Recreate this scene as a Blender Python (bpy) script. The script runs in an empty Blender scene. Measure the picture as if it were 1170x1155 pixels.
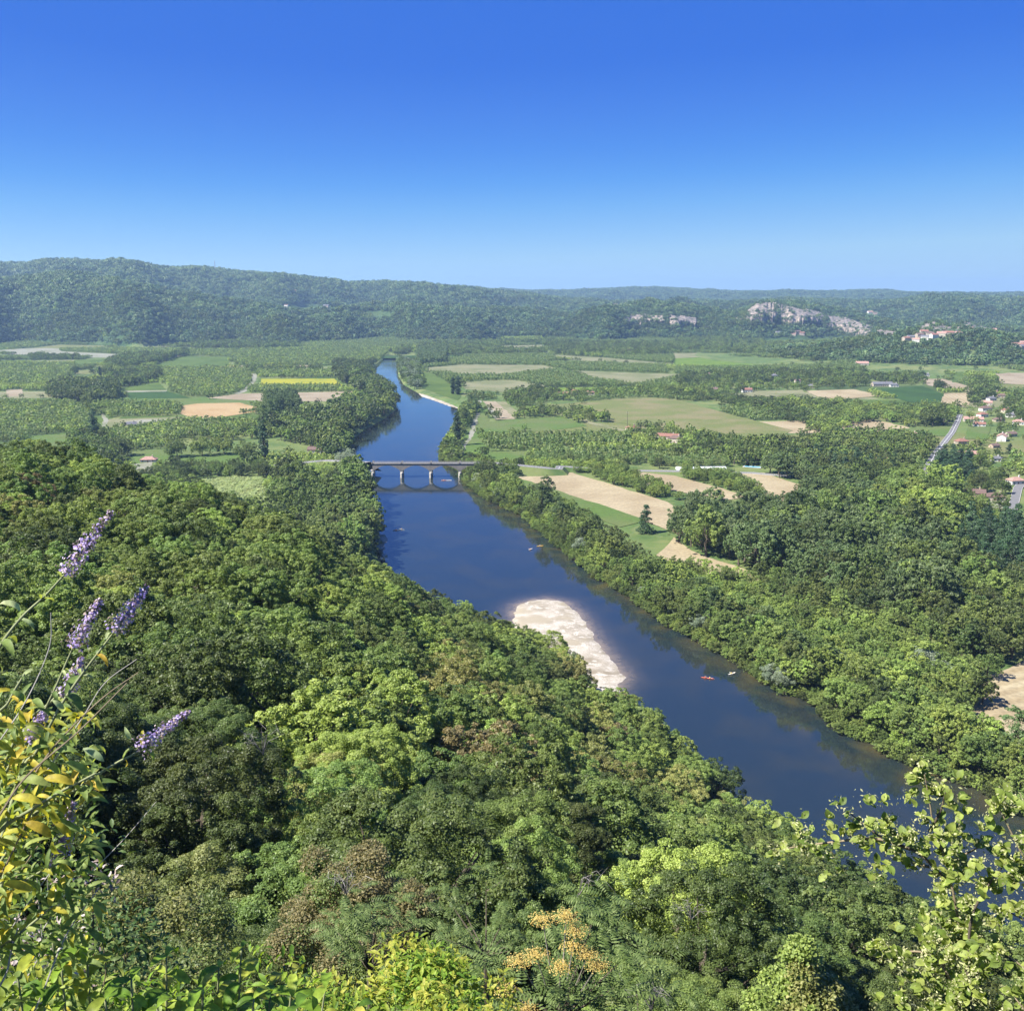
EXPOSURE = 1.4
HAZE = 6.3e-5
SKYRAMP = [(0, (.03, .13, .65)), (.19, (.034, .175, .76)), (.225, (.052, .22, .81)), (.27, (.070, .28, .86)), (.32, (.105, .36, .90)), (.38, (.175, .46, .92)), (.46, (.27, .555, .93)), (.56, (.39, .66, .91)), (.8, (.47, .70, .91))]
import bpy, bmesh, math, random
import numpy as np
from mathutils import Vector, Matrix
random.seed(7)
RNG = np.random.default_rng(11)
SC = bpy.context.scene
C = SC.collection
R = math.radians

# ------------------------------------------------------------------ camera geometry (photo pixels 1170 x 1155)
F, CX, CY, PITCH, CAMZ = 1124.0, 585.0, 577.5, R(12), 150.0
def ray(px, py):
    a = (np.asarray(px, float) - CX) / F; b = -(np.asarray(py, float) - CY) / F
    return a, math.cos(PITCH) + b * math.sin(PITCH), -math.sin(PITCH) + b * math.cos(PITCH)
def at(px, py, z=0.0):
    a, b, c = ray(px, py); t = (z - CAMZ) / c
    return np.array([a * t, b * t]).T if np.ndim(px) else (float(a * t), float(b * t))
def atd(px, py, d):
    a, b, c = ray(px, py); t = d / math.hypot(a, b)
    return Vector((a * t, b * t, CAMZ + c * t))
def proj(x, y, z):
    zz = z - CAMZ
    f = y * math.cos(PITCH) - zz * math.sin(PITCH); u = y * math.sin(PITCH) + zz * math.cos(PITCH)
    f = np.where(np.abs(f) < 1e-3, 1e-3, f)
    return CX + F * x / f, CY - F * u / f
def azof(px): return np.arctan((np.asarray(px, float) - CX) / F / 1.0)   # close enough for tables
Z1, Z2, Z3 = (0, 280, 2.925), (380, 280, 2.925), (770, 280, 2.925)
Z4, Z5, Z6, Z7, ZS = (380, 440, 2.925), (770, 440, 2.925), (0, 480, 2.925), (770, 620, 2.925), (0, 0, 1)
def zp(Z, pts): return [(Z[0] + x / Z[2], Z[1] + y / Z[2]) for x, y in pts]
def wpoly(Z, pts, z=0.0): return np.array([at(x, y, z) for x, y in zp(Z, pts)])

# ------------------------------------------------------------------ small maths
def wav(x, y, s, seed):
    r = np.random.default_rng(seed); o = 0
    for k in range(5):
        a = r.uniform(0, 6.28); f = (0.7 + 0.25 * k) / s
        o = o + np.sin((x * math.cos(a) + y * math.sin(a)) * f * 6.28 + r.uniform(0, 6.28))
    return o / 5
def inside(P, poly):
    x, y = P[:, 0], P[:, 1]; c = np.zeros(len(P), bool); n = len(poly)
    for i in range(n):
        x1, y1 = poly[i]; x2, y2 = poly[(i + 1) % n]
        m = ((y1 > y) != (y2 > y)) & (x < (x2 - x1) * (y - y1) / (y2 - y1 + 1e-12) + x1)
        c ^= m
    return c
def segdist(P, poly, closed=True):
    d = np.full(len(P), 1e9); n = len(poly)
    for i in range(n if closed else n - 1):
        a = np.array(poly[i]); b = np.array(poly[(i + 1) % n]); ab = b - a
        t = np.clip(((P - a) @ ab) / (ab @ ab + 1e-9), 0, 1)
        d = np.minimum(d, np.hypot(*(P - a - t[:, None] * ab).T))
    return d

# ------------------------------------------------------------------ river outline
WZ = -3.0
RB = [(1330, 1010), (1170, 927), (1129, 902), (1061, 878), (1002, 851), (961, 834), (937, 800), (900, 793), (855, 762), (814, 738), (770, 716), (722, 681),
      (688, 661), (664, 642), (640, 646), (619, 606), (599, 589), (558, 570), (535, 553), (528, 540), (508, 526), (506, 515), (518, 495), (525, 480), (528, 468),
      (505, 459), (480, 450), (462, 440), (456, 430), (455, 418), (452, 410), (450, 405)]
RB[14] = (645, 628)
LB = [(444, 405), (438, 410), (424, 420), (427, 430), (438, 440), (452, 452), (452, 468), (436, 480), (414, 492), (396, 508), (404, 528), (412, 545), (416, 570), (422, 600),
      (430, 640), (468, 680), (530, 722), (590, 765), (660, 818), (760, 895), (850, 965), (960, 1060), (1090, 1180)]
rbw = [at(x, y, WZ) for x, y in RB]; lbw = [at(x, y, WZ) for x, y in LB]
RIVER = np.array(rbw + lbw)

# ------------------------------------------------------------------ terrain
NC = azof([-400, 0, 100, 200, 300, 400, 500, 600, 700, 800, 900, 1000, 1100, 1170, 1500])
ND = np.array([0, 1.2, 3, 5, 8, 12, 20, 30, 60, 100, 150, 200, 260, 320, 400, 500, 620])
head = [148.3, 148.2, 147.1, 144, 138, 131, 122, 115]
NT = [  # tree-top heights at 60,100,150,200,260,320,400,500,620
 [119,114,111,110,110,108,92,60,0], [118,112,108,107,108,106,88,50,0], [117,111,106,103,104,102,82,40,0], [116,110,104,100,99,91,60,25,0],
 [115,108,100,96,91,76,44,15,0], [114,104,95,88,80,66,42,14,0], [113,101,89,79,66,51,26,4,0], [112,98,83,70,56,42,18,0,0],
 [110,92,73,57,42,23,0,0,0], [108,88,65,50,34,4,0,0,0], [106,83,63,46,5,0,0,0,0], [105,82,63,32,0,0,0,0,0], [104,80,60,20,0,0,0,0,0], [104,80,57,12,0,0,0,0,0], [104,80,56,8,0,0,0,0,0]]
for k_, row_ in enumerate(NT):
    if k_ >= 5:
        for q_ in range(2, 9): row_[q_] = max(0, row_[q_] - (7 if k_ > 5 else 4) * (1 if q_ > 2 else .5))
NZ = np.array([head + [v - 9.0 for v in row] for row in NT])
LPX = np.array([-500, 0, 50, 100, 150, 200, 260, 330, 400, 450, 500, 600, 650, 700, 740, 780, 830, 870, 900, 950, 1000, 1050, 1100, 1170, 1500])
L0 = np.array([3450, 3450, 3450, 3450, 3450, 3350, 3300, 3300, 3350, 3500, 3500, 3500, 3500, 3500, 3500, 3500, 3600, 3700, 3700, 3700, 3650, 3500, 3400, 3300, 3300])
Y1 = np.array([322, 322, 318, 315, 321, 331, 341, 350, 349, 345, 350, 353, 357, 350, 344, 349, 358, 345, 346, 353, 362, 371, 367, 370, 370])
Y3 = np.array([303, 303, 302, 301, 304, 308, 308, 316, 323, 323, 327, 336, 343, 345, 346, 346, 346, 345, 344, 345, 344, 341, 340, 341, 341])
Y5 = np.array([325, 325, 325, 325, 325, 325, 326, 327, 328, 329, 329, 332, 332, 329.5, 329, 330, 333, 333, 333, 333.5, 332, 336, 335, 336, 336])
def ztan(py, d):
    a, b, c = ray(CX, py); return CAMZ + d * c / b
D1, D2, D3, D4, D5, D6 = L0 + 620, L0 + 1000, L0 * 0 + 5700, L0 * 0 + 7200, L0 * 0 + 9600, L0 * 0 + 15000
Z_1 = ztan(Y1, D1) - 11; Z_3 = ztan(Y3, D3) - 11; Z_5 = ztan(Y5, D5) - 12
Z_2 = np.minimum(Z_1, Z_3) - 42; Z_4 = np.minimum(Z_3, Z_5) - 40
LD = [L0, D1, D2, D3, D4, D5, D6]; LZ = [L0 * 0, Z_1, Z_2, Z_3, Z_4, Z_5, L0 * 0 + 40]
LAZ = azof(LPX)
def terrain(x, y, carve=True):
    x = np.asarray(x, float); y = np.asarray(y, float)
    shp = x.shape; x = x.ravel(); y = y.ravel()
    d = np.hypot(x, y); az = np.arctan2(x, y)
    # near slope
    azc = np.clip(az, NC[0], NC[-1]); i = np.clip(np.searchsorted(NC, azc) - 1, 0, len(NC) - 2)
    t = (azc - NC[i]) / (NC[i + 1] - NC[i]); t = t * t * (3 - 2 * t)
    j = np.clip(np.searchsorted(ND, d) - 1, 0, len(ND) - 2); s = np.clip((d - ND[j]) / (ND[j + 1] - ND[j]), 0, 1)
    zn = (1 - t) * ((1 - s) * NZ[i, j] + s * NZ[i, j + 1]) + t * ((1 - s) * NZ[i + 1, j] + s * NZ[i + 1, j + 1])
    zn = zn + np.clip((d - 15) / 40, 0, 1) * (wav(x, y, 60, 3) * 2.2 + wav(x, y, 25, 4) * 0.8)
    back = np.clip((np.abs(az) - R(62)) / R(30), 0, 1); back = back * back * (3 - 2 * back)
    back = back * np.clip((900 - d) / 400, 0, 1)
    zn = zn * (1 - back) + (148.2 + 0 * zn) * back
    # far hills
    wl_ = np.sin(az * 41 + 1) * 110 + np.sin(az * 97 + 2) * 60 + np.sin(az * 23) * 60
    lev = [np.interp(az, LAZ, v) + (wl_ if k_ in (0, 1) else wl_ * 2 if k_ in (2, 3, 4) else 0) for k_, v in enumerate(LD)]; zz = [np.interp(az, LAZ, v) for v in LZ]
    zf = np.zeros_like(d)
    for k in range(len(lev) - 1):
        m = (d >= lev[k]) & (d < lev[k + 1]); u = (d - lev[k]) / (lev[k + 1] - lev[k])
        u = np.sin(np.clip(u, 0, 1) * math.pi / 2) if k == 0 else u * u * (3 - 2 * u)
        zf = np.where(m, zz[k] * (1 - u) + zz[k + 1] * u, zf)
    zf = np.where(d >= lev[-1], 40, zf)
    amp = np.clip((d - lev[0]) / 300, 0, 1)
    keep = 1 - 0.8 * np.exp(-((d - lev[1]) / 300) ** 2) - 0.8 * np.exp(-((d - lev[3]) / 500) ** 2) - 0.8 * np.exp(-((d - lev[5]) / 900) ** 2)
    zf = zf + amp * keep * (wav(x, y, 900, 8) * 45 + wav(x, y, 420, 9) * 34) + amp * wav(x, y, 150, 10) * 6
    # wooded knoll at the right and a low swell of the plain
    kx, ky = at(1120, 414, 0)
    zf = zf + 62 * np.exp(-(((x - kx) / 275) ** 2 + ((y - ky - 200) / 240) ** 2))
    z = np.maximum(np.maximum(zn, zf), wav(x, y, 400, 12) * 0.0)
    if carve:
        m = (d > 180) & (d < 3000)
        P = np.stack([x[m], y[m]], 1); ins = inside(P, RIVER); sd = segdist(P, RIVER)
        sd = np.where(ins, sd, -sd)                       # positive inside the water
        zm = z[m]; k = np.clip((sd + 4) / 10, 0, 1)
        z[m] = np.where(sd > -4, np.minimum(zm, 0) * (1 - k) + (WZ - 3) * k + np.maximum(zm, 0) * (1 - k), zm)
    return z.reshape(shp)
def tz(x, y): return float(terrain(np.array([x]), np.array([y]))[0])
def hit(px, py, dmin=250, dmax=14000):
    a, b, c = ray(px, py); h = math.hypot(a, b)
    ds = np.geomspace(dmin, dmax, 1400); X = a / h * ds; Y = b / h * ds
    zr = CAMZ + c / h * ds; zt = terrain(X, Y, False)
    k = np.argmax(zr < zt)
    if not (zr < zt).any(): k = len(ds) - 1
    return Vector((X[k], Y[k], zt[k]))

# ------------------------------------------------------------------ scene helpers
def link(name, me, mat=None, parent=None, loc=None):
    o = bpy.data.objects.new(name, me); C.objects.link(o)
    if mat is not None:
        for m in (mat if isinstance(mat, (list, tuple)) else [mat]): me.materials.append(m)
    if parent is not None: o.parent = parent
    if loc is not None: o.location = loc
    return o
def tag(o, label=None, cat=None, group=None, kind=None):
    if label: o['label'] = label
    if cat: o['category'] = cat
    if group: o['group'] = group
    if kind: o['kind'] = kind
    return o
def empty(name, loc, label, cat, rz=0.0, group=None):
    o = bpy.data.objects.new(name, None); C.objects.link(o); o.location = loc; o.rotation_euler = (0, 0, rz)
    o.empty_display_size = 0.3
    return tag(o, label, cat, group)
def mesh_np(name, V, Fc, attr=None, smooth=False, midx=None):
    """V (n,3), Fc (m,k) faces of equal size, attr = per-face float 'v'"""
    me = bpy.data.meshes.new(name); V = np.asarray(V, np.float32); Fc = np.asarray(Fc, np.int32)
    me.vertices.add(len(V)); me.vertices.foreach_set('co', V.ravel())
    k = Fc.shape[1]; me.loops.add(Fc.size); me.loops.foreach_set('vertex_index', Fc.ravel())
    me.polygons.add(len(Fc)); me.polygons.foreach_set('loop_start', np.arange(0, Fc.size, k, dtype=np.int32))
    if smooth: me.polygons.foreach_set('use_smooth', np.ones(len(Fc), bool))
    if midx is not None: me.polygons.foreach_set('material_index', np.asarray(midx, np.int32))
    if attr is not None:
        a = me.attributes.new('v', 'FLOAT', 'FACE'); a.data.foreach_set('value', np.asarray(attr, np.float32))
    me.update(calc_edges=True); return me
class MB:
    """collects boxes, tubes, prisms -> one mesh"""
    def __init__(s): s.v = []; s.f = []; s.m = []
    def add(s, vs, fs, mi=0):
        b = len(s.v); s.v += [tuple(v) for v in vs]; s.f += [tuple(b + i for i in f) for f in fs]; s.m += [mi] * len(fs)
    def box(s, x0, x1, y0, y1, z0, z1, mi=0, M=None):
        v = [Vector((x, y, z)) for z in (z0, z1) for x, y in ((x0, y0), (x1, y0), (x1, y1), (x0, y1))]
        if M is not None: v = [M @ p for p in v]
        s.add(v, [(3, 2, 1, 0), (4, 5, 6, 7), (0, 1, 5, 4), (1, 2, 6, 5), (2, 3, 7, 6), (3, 0, 4, 7)], mi)
    def tube(s, pts, rad, n=6, mi=0, cap=True):
        pts = [Vector(p) for p in pts]; rings = []
        for i, p in enumerate(pts):
            t = (pts[min(i + 1, len(pts) - 1)] - pts[max(i - 1, 0)]).normalized()
            u = t.cross(Vector((0, 0, 1)) if abs(t.z) < .9 else Vector((1, 0, 0))).normalized(); w = t.cross(u)
            r = rad[i] if isinstance(rad, (list, tuple)) else rad
            rings.append([p + (u * math.cos(a) + w * math.sin(a)) * r for a in [6.2832 * k / n for k in range(n)]])
        vs = [q for g in rings for q in g]; fs = []
        for i in range(len(pts) - 1):
            for k in range(n):
                a = i * n + k; b = i * n + (k + 1) % n; fs.append((a, b, b + n, a + n))
        if cap: fs += [tuple(range(n - 1, -1, -1)), tuple(range(len(vs) - n, len(vs)))]
        s.add(vs, fs, mi)
    def prism(s, prof, y0, y1, mi=0, M=None):
        n = len(prof); v = [Vector((x, y0, z)) for x, z in prof] + [Vector((x, y1, z)) for x, z in prof]
        if M is not None: v = [M @ p for p in v]
        s.add(v, [tuple(range(n)), tuple(range(2 * n - 1, n - 1, -1))] + [(i, i + n, (i + 1) % n + n, (i + 1) % n) for i in range(n)], mi)
    def mesh(s, name, smooth=False):
        me = bpy.data.meshes.new(name); me.from_pydata(s.v, [], s.f); me.update()
        me.polygons.foreach_set('material_index', s.m)
        if smooth: me.polygons.foreach_set('use_smooth', [True] * len(s.f))
        bm = bmesh.new(); bm.from_mesh(me); bmesh.ops.recalc_face_normals(bm, faces=bm.faces); bm.to_mesh(me); bm.free()
        return me
    def build(s, name, mat, parent=None, loc=None, smooth=False): return link(name, s.mesh(name, smooth), mat, parent, loc)

# ------------------------------------------------------------------ materials
def nt(name):
    m = bpy.data.materials.new(name); m.use_nodes = True; t = m.node_tree; t.nodes.clear()
    return m, t.nodes, t.links
def simple(name, col, rough=.8, spec=.3, var=.15, scale=2.0, bump=0, metal=0):
    m, n, l = nt(name); o = n.new('ShaderNodeOutputMaterial'); p = n.new('ShaderNodeBsdfPrincipled')
    p.inputs['Roughness'].default_value = rough; p.inputs['Specular IOR Level'].default_value = spec; p.inputs['Metallic'].default_value = metal
    tc = n.new('ShaderNodeTexCoord'); no = n.new('ShaderNodeTexNoise'); no.inputs['Scale'].default_value = scale; no.inputs['Detail'].default_value = 5
    l.new(tc.outputs['Object'], no.inputs['Vector'])
    r = n.new('ShaderNodeValToRGB'); r.color_ramp.elements[0].position = .3; r.color_ramp.elements[1].position = .7
    r.color_ramp.elements[0].color = (*[c * (1 - var) for c in col], 1); r.color_ramp.elements[1].color = (*[min(1, c * (1 + var)) for c in col], 1)
    l.new(no.outputs['Fac'], r.inputs['Fac']); l.new(r.outputs['Color'], p.inputs['Base Color'])
    if bump:
        b = n.new('ShaderNodeBump'); b.inputs['Strength'].default_value = bump; l.new(no.outputs['Fac'], b.inputs['Height']); l.new(b.outputs['Normal'], p.inputs['Normal'])
    l.new(p.outputs[0], o.inputs[0]); return m
def leafmat(name, c0, c1, c2, trans=.35, rough=.5, hue=.012, val=.33, spec=.35, tex=0):
    """leaf colour from the per-face value v, shifted a little for each plant"""
    m, n, l = nt(name); o = n.new('ShaderNodeOutputMaterial')
    at_ = n.new('ShaderNodeAttribute'); at_.attribute_name = 'v'
    r = n.new('ShaderNodeValToRGB'); e = r.color_ramp.elements; e[0].position = 0; e[0].color = (*c0, 1); e[1].position = 1; e[1].color = (*c2, 1)
    k = e.new(.5); k.color = (*c1, 1); l.new(at_.outputs['Fac'], r.inputs['Fac'])
    oi = n.new('ShaderNodeObjectInfo'); hs = n.new('ShaderNodeHueSaturation')
    def mr(lo, hi, src):
        q = n.new('ShaderNodeMapRange'); q.inputs['To Min'].default_value = lo; q.inputs['To Max'].default_value = hi; l.new(src, q.inputs['Value']); return q.outputs[0]
    mu = n.new('ShaderNodeMath'); mu.operation = 'MULTIPLY'; mu.inputs[1].default_value = 7.31; l.new(oi.outputs['Random'], mu.inputs[0])
    fr = n.new('ShaderNodeMath'); fr.operation = 'FRACT'; l.new(mu.outputs[0], fr.inputs[0])
    l.new(mr(.5 - hue, .5 + hue, oi.outputs['Random']), hs.inputs['Hue']); l.new(mr(1 - val, 1 + val, fr.outputs[0]), hs.inputs['Value'])
    l.new(r.outputs['Color'], hs.inputs['Color'])
    hout = hs.outputs['Color']
    if tex:
        tc = n.new('ShaderNodeTexCoord'); no = n.new('ShaderNodeTexNoise'); no.inputs['Scale'].default_value = tex; no.inputs['Detail'].default_value = 5; l.new(tc.outputs['Object'], no.inputs['Vector'])
        q = n.new('ShaderNodeMapRange'); q.inputs['From Min'].default_value = .3; q.inputs['From Max'].default_value = .7; q.inputs['To Min'].default_value = .55; q.inputs['To Max'].default_value = 1.2; l.new(no.outputs['Fac'], q.inputs['Value'])
        vm = n.new('ShaderNodeVectorMath'); vm.operation = 'SCALE'; l.new(hout, vm.inputs[0]); l.new(q.outputs[0], vm.inputs['Scale']); hout = vm.outputs[0]
    p = n.new('ShaderNodeBsdfPrincipled'); p.inputs['Roughness'].default_value = rough; p.inputs['Specular IOR Level'].default_value = spec
    l.new(hout, p.inputs['Base Color'])
    if tex:
        bp = n.new('ShaderNodeBump'); bp.inputs['Strength'].default_value = .5; bp.inputs['Distance'].default_value = .004; l.new(no.outputs['Fac'], bp.inputs['Height']); l.new(bp.outputs[0], p.inputs['Normal'])
    if trans:
        tr = n.new('ShaderNodeBsdfTranslucent'); mx = n.new('ShaderNodeMixShader'); mx.inputs[0].default_value = trans
        g = n.new('ShaderNodeMixRGB'); g.blend_type = 'MULTIPLY'; g.inputs[0].default_value = 1; g.inputs[2].default_value = (1.25, 1.25, .55, 1)
        l.new(hout, g.inputs[1]); l.new(g.outputs[0], tr.inputs['Color'])
        l.new(p.outputs[0], mx.inputs[1]); l.new(tr.outputs[0], mx.inputs[2]); l.new(mx.outputs[0], o.inputs[0])
    else: l.new(p.outputs[0], o.inputs[0])
    return m
M = {}
M['bark'] = simple('bark', (.09, .075, .055), .9, .2, .3, 6)
M['palebark'] = simple('pale_bark', (.42, .38, .32), .85, .2, .2, 8)
M['dark'] = leafmat('dark_leaves', (0.052, 0.077, 0.023), (0.086, 0.124, 0.031), (0.145, 0.183, 0.051), hue=.018)
M['mid'] = leafmat('mid_leaves', (0.093, 0.144, 0.033), (0.160, 0.229, 0.053), (0.254, 0.321, 0.084))
M['light'] = leafmat('light_leaves', (0.144, 0.206, 0.037), (0.236, 0.315, 0.068), (0.338, 0.406, 0.102))
M['yellow'] = leafmat('yellowish_leaves', (0.112, 0.137, 0.036), (0.224, 0.239, 0.065), (0.367, 0.353, 0.130), hue=.02)
M['pinkish'] = leafmat('seeding_leaves', (.08, .085, .03), (.21, .18, .075), (.33, .27, .12), hue=.015)
M['olive'] = leafmat('olive_leaves', (0.081, 0.125, 0.028), (0.146, 0.195, 0.047), (0.234, 0.289, 0.079), hue=.015)
M['silver'] = leafmat('silver_leaves', (0.143,0.187,0.110), (0.220,0.275,0.182), (0.319,0.363,0.259), hue=.01, val=.15)
M['orchard'] = leafmat('orchard_leaves', (0.098, 0.145, 0.041), (0.157, 0.221, 0.063), (0.239, 0.296, 0.097), val=.18, hue=.015)
M['poplar'] = leafmat('poplar_leaves', (0.065, 0.106, 0.036), (0.122, 0.179, 0.061), (0.201, 0.260, 0.107), val=.2, hue=.012)
M['pale'] = leafmat('pale_bush_leaves', (0.286, 0.351, 0.156), (0.416, 0.481, 0.228), (0.585, 0.624, 0.336), hue=.01, val=.15)
M['conifer'] = leafmat('conifer_needles', (0.023,0.051,0.021), (0.039,0.081,0.030), (0.069,0.115,0.041), trans=.1, hue=.01)
M['hill'] = leafmat('hill_leaves', (0.047, 0.089, 0.030), (0.086, 0.142, 0.047), (0.143, 0.204, 0.074), trans=.25, val=.4)
M['hillb'] = leafmat('light_hill_leaves', (0.085, 0.133, 0.039), (0.137, 0.200, 0.063), (0.195, 0.254, 0.092), trans=.25, val=.3)

# ------------------------------------------------------------------ trees
def rnd_dirs(n, g):
    v = g.normal(size=(n, 3)); return v / np.linalg.norm(v, axis=1, keepdims=True)
def quads(P, N, L, W, g, droop=0.3):
    n = len(P); T = rnd_dirs(n, g); T[:, 2] -= droop; T -= N * (T * N).sum(1, keepdims=True)
    T /= np.linalg.norm(T, axis=1, keepdims=True) + 1e-9; B = np.cross(N, T)
    L = L[:, None]; W = W[:, None]
    V = np.stack([P - T * L * .5, P + B * W * .5 - T * L * .06, P + T * L * .5, P - B * W * .5 - T * L * .06], 1).reshape(-1, 3)
    return V, np.arange(4 * n).reshape(n, 4)
def clump_centres(n, g, R_, H_, z0, kind, r0=.62):
    d = rnd_dirs(n * 3, g)
    if kind == 'col':
        h = g.uniform(0, 1, n); rr = R_ * (.25 + .75 * np.sin(np.clip(h * .93 + .07, 0, 1) * math.pi) ** .55) * g.uniform(.35, .95, n); a = g.uniform(0, 6.283, n)
        return np.stack([rr * np.cos(a), rr * np.sin(a), z0 + h * H_], 1)
    if kind == 'cone':
        h = g.uniform(0, 1, n) ** 1.3; rr = R_ * (1 - h) ** .8 * g.uniform(.4, 1, n) + .2; a = g.uniform(0, 6.283, n)
        return np.stack([rr * np.cos(a), rr * np.sin(a), z0 + h * H_], 1)
    d = d[d[:, 2] > -.65][:n]; n = len(d)
    lob = 1 + .16 * np.sin(np.arctan2(d[:, 1], d[:, 0]) * 3 + g.uniform(0, 6)) + .12 * np.sin(np.arctan2(d[:, 1], d[:, 0]) * 5 + g.uniform(0, 6)) * (1 - abs(d[:, 2]))
    rad = (g.uniform(r0, 1.0, n) * lob)[:, None]
    c = d * rad * np.array([R_, R_, H_ * .52]); c[:, 2] += z0 + H_ * .5
    c[:, :2] += (1 - np.clip((c[:, 2:3] - z0) / H_, 0, 1)) * 0
    return c
def crown(seed, R_, H_, z0, nc, nl, leaf, kind='round', rc=.30, flat=.8, up=.35, inner=.12, droop=.3, sub=0, r0=.62):
    g = np.random.default_rng(seed); c = clump_centres(nc, g, R_, H_, z0, kind, r0); nc = len(c)
    rcs = R_ * rc * g.uniform(.65, 1.35, nc) if kind != 'col' else R_ * rc * g.uniform(.8, 1.5, nc)
    c0 = c
    if sub:
        sd_ = rnd_dirs(nc * sub, g); ki = np.repeat(np.arange(nc), sub); o_ = (c - np.array([0, 0, z0 + H_ * .42])); o_ /= np.linalg.norm(o_, axis=1, keepdims=True) + 1e-9
        sd_ = sd_ + o_[ki] * .8 + np.array([0, 0, .3]); sd_ /= np.linalg.norm(sd_, axis=1, keepdims=True)
        c = c[ki] + sd_ * (rcs[ki] * g.uniform(.55, 1.15, nc * sub))[:, None]; rcs = rcs[ki] * g.uniform(.26, .5, nc * sub); nc = nc * sub
    w = rcs ** 2; k = g.choice(nc, nl, p=w / w.sum()); d = rnd_dirs(nl, g)
    cen = np.array([0, 0, z0 + H_ * .42]); out = c - cen; out /= np.linalg.norm(out, axis=1, keepdims=True) + 1e-9
    d = d + out[k] * .55 + np.array([0, 0, .25]); d /= np.linalg.norm(d, axis=1, keepdims=True)
    rr = rcs[k] * g.uniform(.55, 1.08, nl) ** .6
    P = c[k] + d * rr[:, None] * np.array([1, 1, flat])
    inn = g.random(nl) < inner; P[inn] = cen + (P[inn] - cen) * g.uniform(.3, .8, (inn.sum(), 1))
    N = d * .8 + rnd_dirs(nl, g) * .75 + np.array([0, 0, up]); N /= np.linalg.norm(N, axis=1, keepdims=True)
    L = leaf * g.uniform(.7, 1.35, nl); V, Fc = quads(P, N, L, L * g.uniform(.5, .75, nl), g, droop)
    cv = g.uniform(0, 1, nc); att = np.clip(cv[k] * .55 + g.uniform(0, .45, nl), 0, 1)
    return V, Fc, att, c0
def trunk_mb(seed, h, z0, H_, c, r0, limbs=9):
    g = np.random.default_rng(seed + 900); mb = MB(); top = z0 + H_ * .55
    pts = [Vector((g.normal() * .12 * i, g.normal() * .12 * i, top * i / 5)) for i in range(6)]; pts[0].z = -1.0
    mb.tube(pts, [r0 * (1.35, 1, .85, .7, .5, .3)[i] for i in range(6)], 7)
    for j in g.choice(len(c), min(limbs, len(c)), replace=False):
        a = pts[int(g.integers(2, 5))]; b = Vector(c[j]); m_ = a.lerp(b, .5) + Vector((0, 0, -.12 * (b - a).length))
        mb.tube([a, m_, b], [r0 * .42, r0 * .28, r0 * .09], 5)
    return mb
def make_kind(tagname, n, mats, seed, R_, H_, z0, nc, nl, leaf, kind='round', limbs=9, **kw):
    """returns list of dicts: crown mesh, trunk mesh, joined mesh"""
    out = []
    for i in range(n):
        V, Fc, att, c = crown(seed + i * 13, R_, H_, z0, nc, nl, leaf, kind, **kw)
        r0 = .035 * (H_ + z0) * .9
        tm = trunk_mb(seed + i, 0, z0, H_, c, r0, limbs).mesh('trunk'); tm.materials.append(M['bark'])
        cm = mesh_np('crown', V, Fc, att); cm.materials.append(mats[i % len(mats)])
        out.append(dict(crown=cm, trunk=tm, V=V, F=Fc, a=att, tv=np.array([v.co[:] for v in tm.vertices]), tf=[tuple(p.vertices) for p in tm.polygons], mat=mats[i % len(mats)], R=R_, H=H_ + z0))
    return out
def joined(k, name, mat=None):
    tq = [f if len(f) == 4 else None for f in k['tf']]; tq = np.array([f for f in tq if f is not None], np.int32)
    nV = len(k['V']); me = mesh_np(name, np.vstack([k['V'], k['tv']]), np.vstack([k['F'], tq + nV]), np.concatenate([k['a'], np.zeros(len(tq))]), midx=np.concatenate([np.zeros(len(k['F'])), np.ones(len(tq))]))
    me.materials.append(mat or k['mat']); me.materials.append(M['bark']); return me
K = {}
K['near'] = make_kind('near', 5, [M['mid']], 100, 4.6, 7.5, 3.0, 80, 75000, .135, rc=.23, sub=6, r0=.80)
K['fine'] = make_kind('fine', 3, [M['mid']], 150, 4.6, 7.5, 3.0, 80, 170000, .08, rc=.23, sub=7, r0=.80)
K['slope'] = make_kind('slope', 5, [M['mid']], 200, 4.6, 7.5, 2.6, 70, 24000, .23, rc=.24, sub=5, r0=.80)
K['wood'] = make_kind('wood', 4, [M['mid']], 300, 5.0, 9.5, 2.2, 52, 8500, .44, rc=.26, inner=.2, sub=4, r0=.76)
K['woodfar'] = make_kind('woodfar', 4, [M['mid']], 320, 5.0, 9.5, 1.8, 24, 800, 1.2, rc=.34, limbs=2, sub=3)
K['pop'] = make_kind('pop', 4, [M['poplar']], 400, 4.7, 18.5, 2.0, 60, 9500, .55, 'col', rc=.34, up=.1, sub=5, droop=1.2)
K['popfar'] = make_kind('popfar', 3, [M['poplar']], 420, 4.7, 18.5, 2.0, 40, 1000, 1.5, 'col', rc=.38, limbs=1, up=.1)
K['cyp'] = make_kind('cyp', 2, [M['conifer']], 440, 1.9, 17, .8, 60, 5000, .5, 'col', rc=.5, up=.1)
K['con'] = make_kind('con', 3, [M['conifer']], 460, 5.0, 15.5, 1.2, 70, 6500, .5, 'cone', rc=.26, flat=.6, up=.2)
K['orch'] = make_kind('orch', 4, [M['orchard']], 500, 3.4, 4.8, 1.5, 22, 1500, .5, rc=.34, inner=.2, limbs=4)
K['orchfar'] = make_kind('orchfar', 3, [M['orchard']], 520, 3.4, 4.8, 1.4, 12, 170, 1.35, rc=.40, limbs=0)
K['wil'] = make_kind('wil', 3, [M['silver']], 540, 4.8, 7.5, .8, 36, 5200, .45, rc=.3, droop=.9, up=.1)
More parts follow.
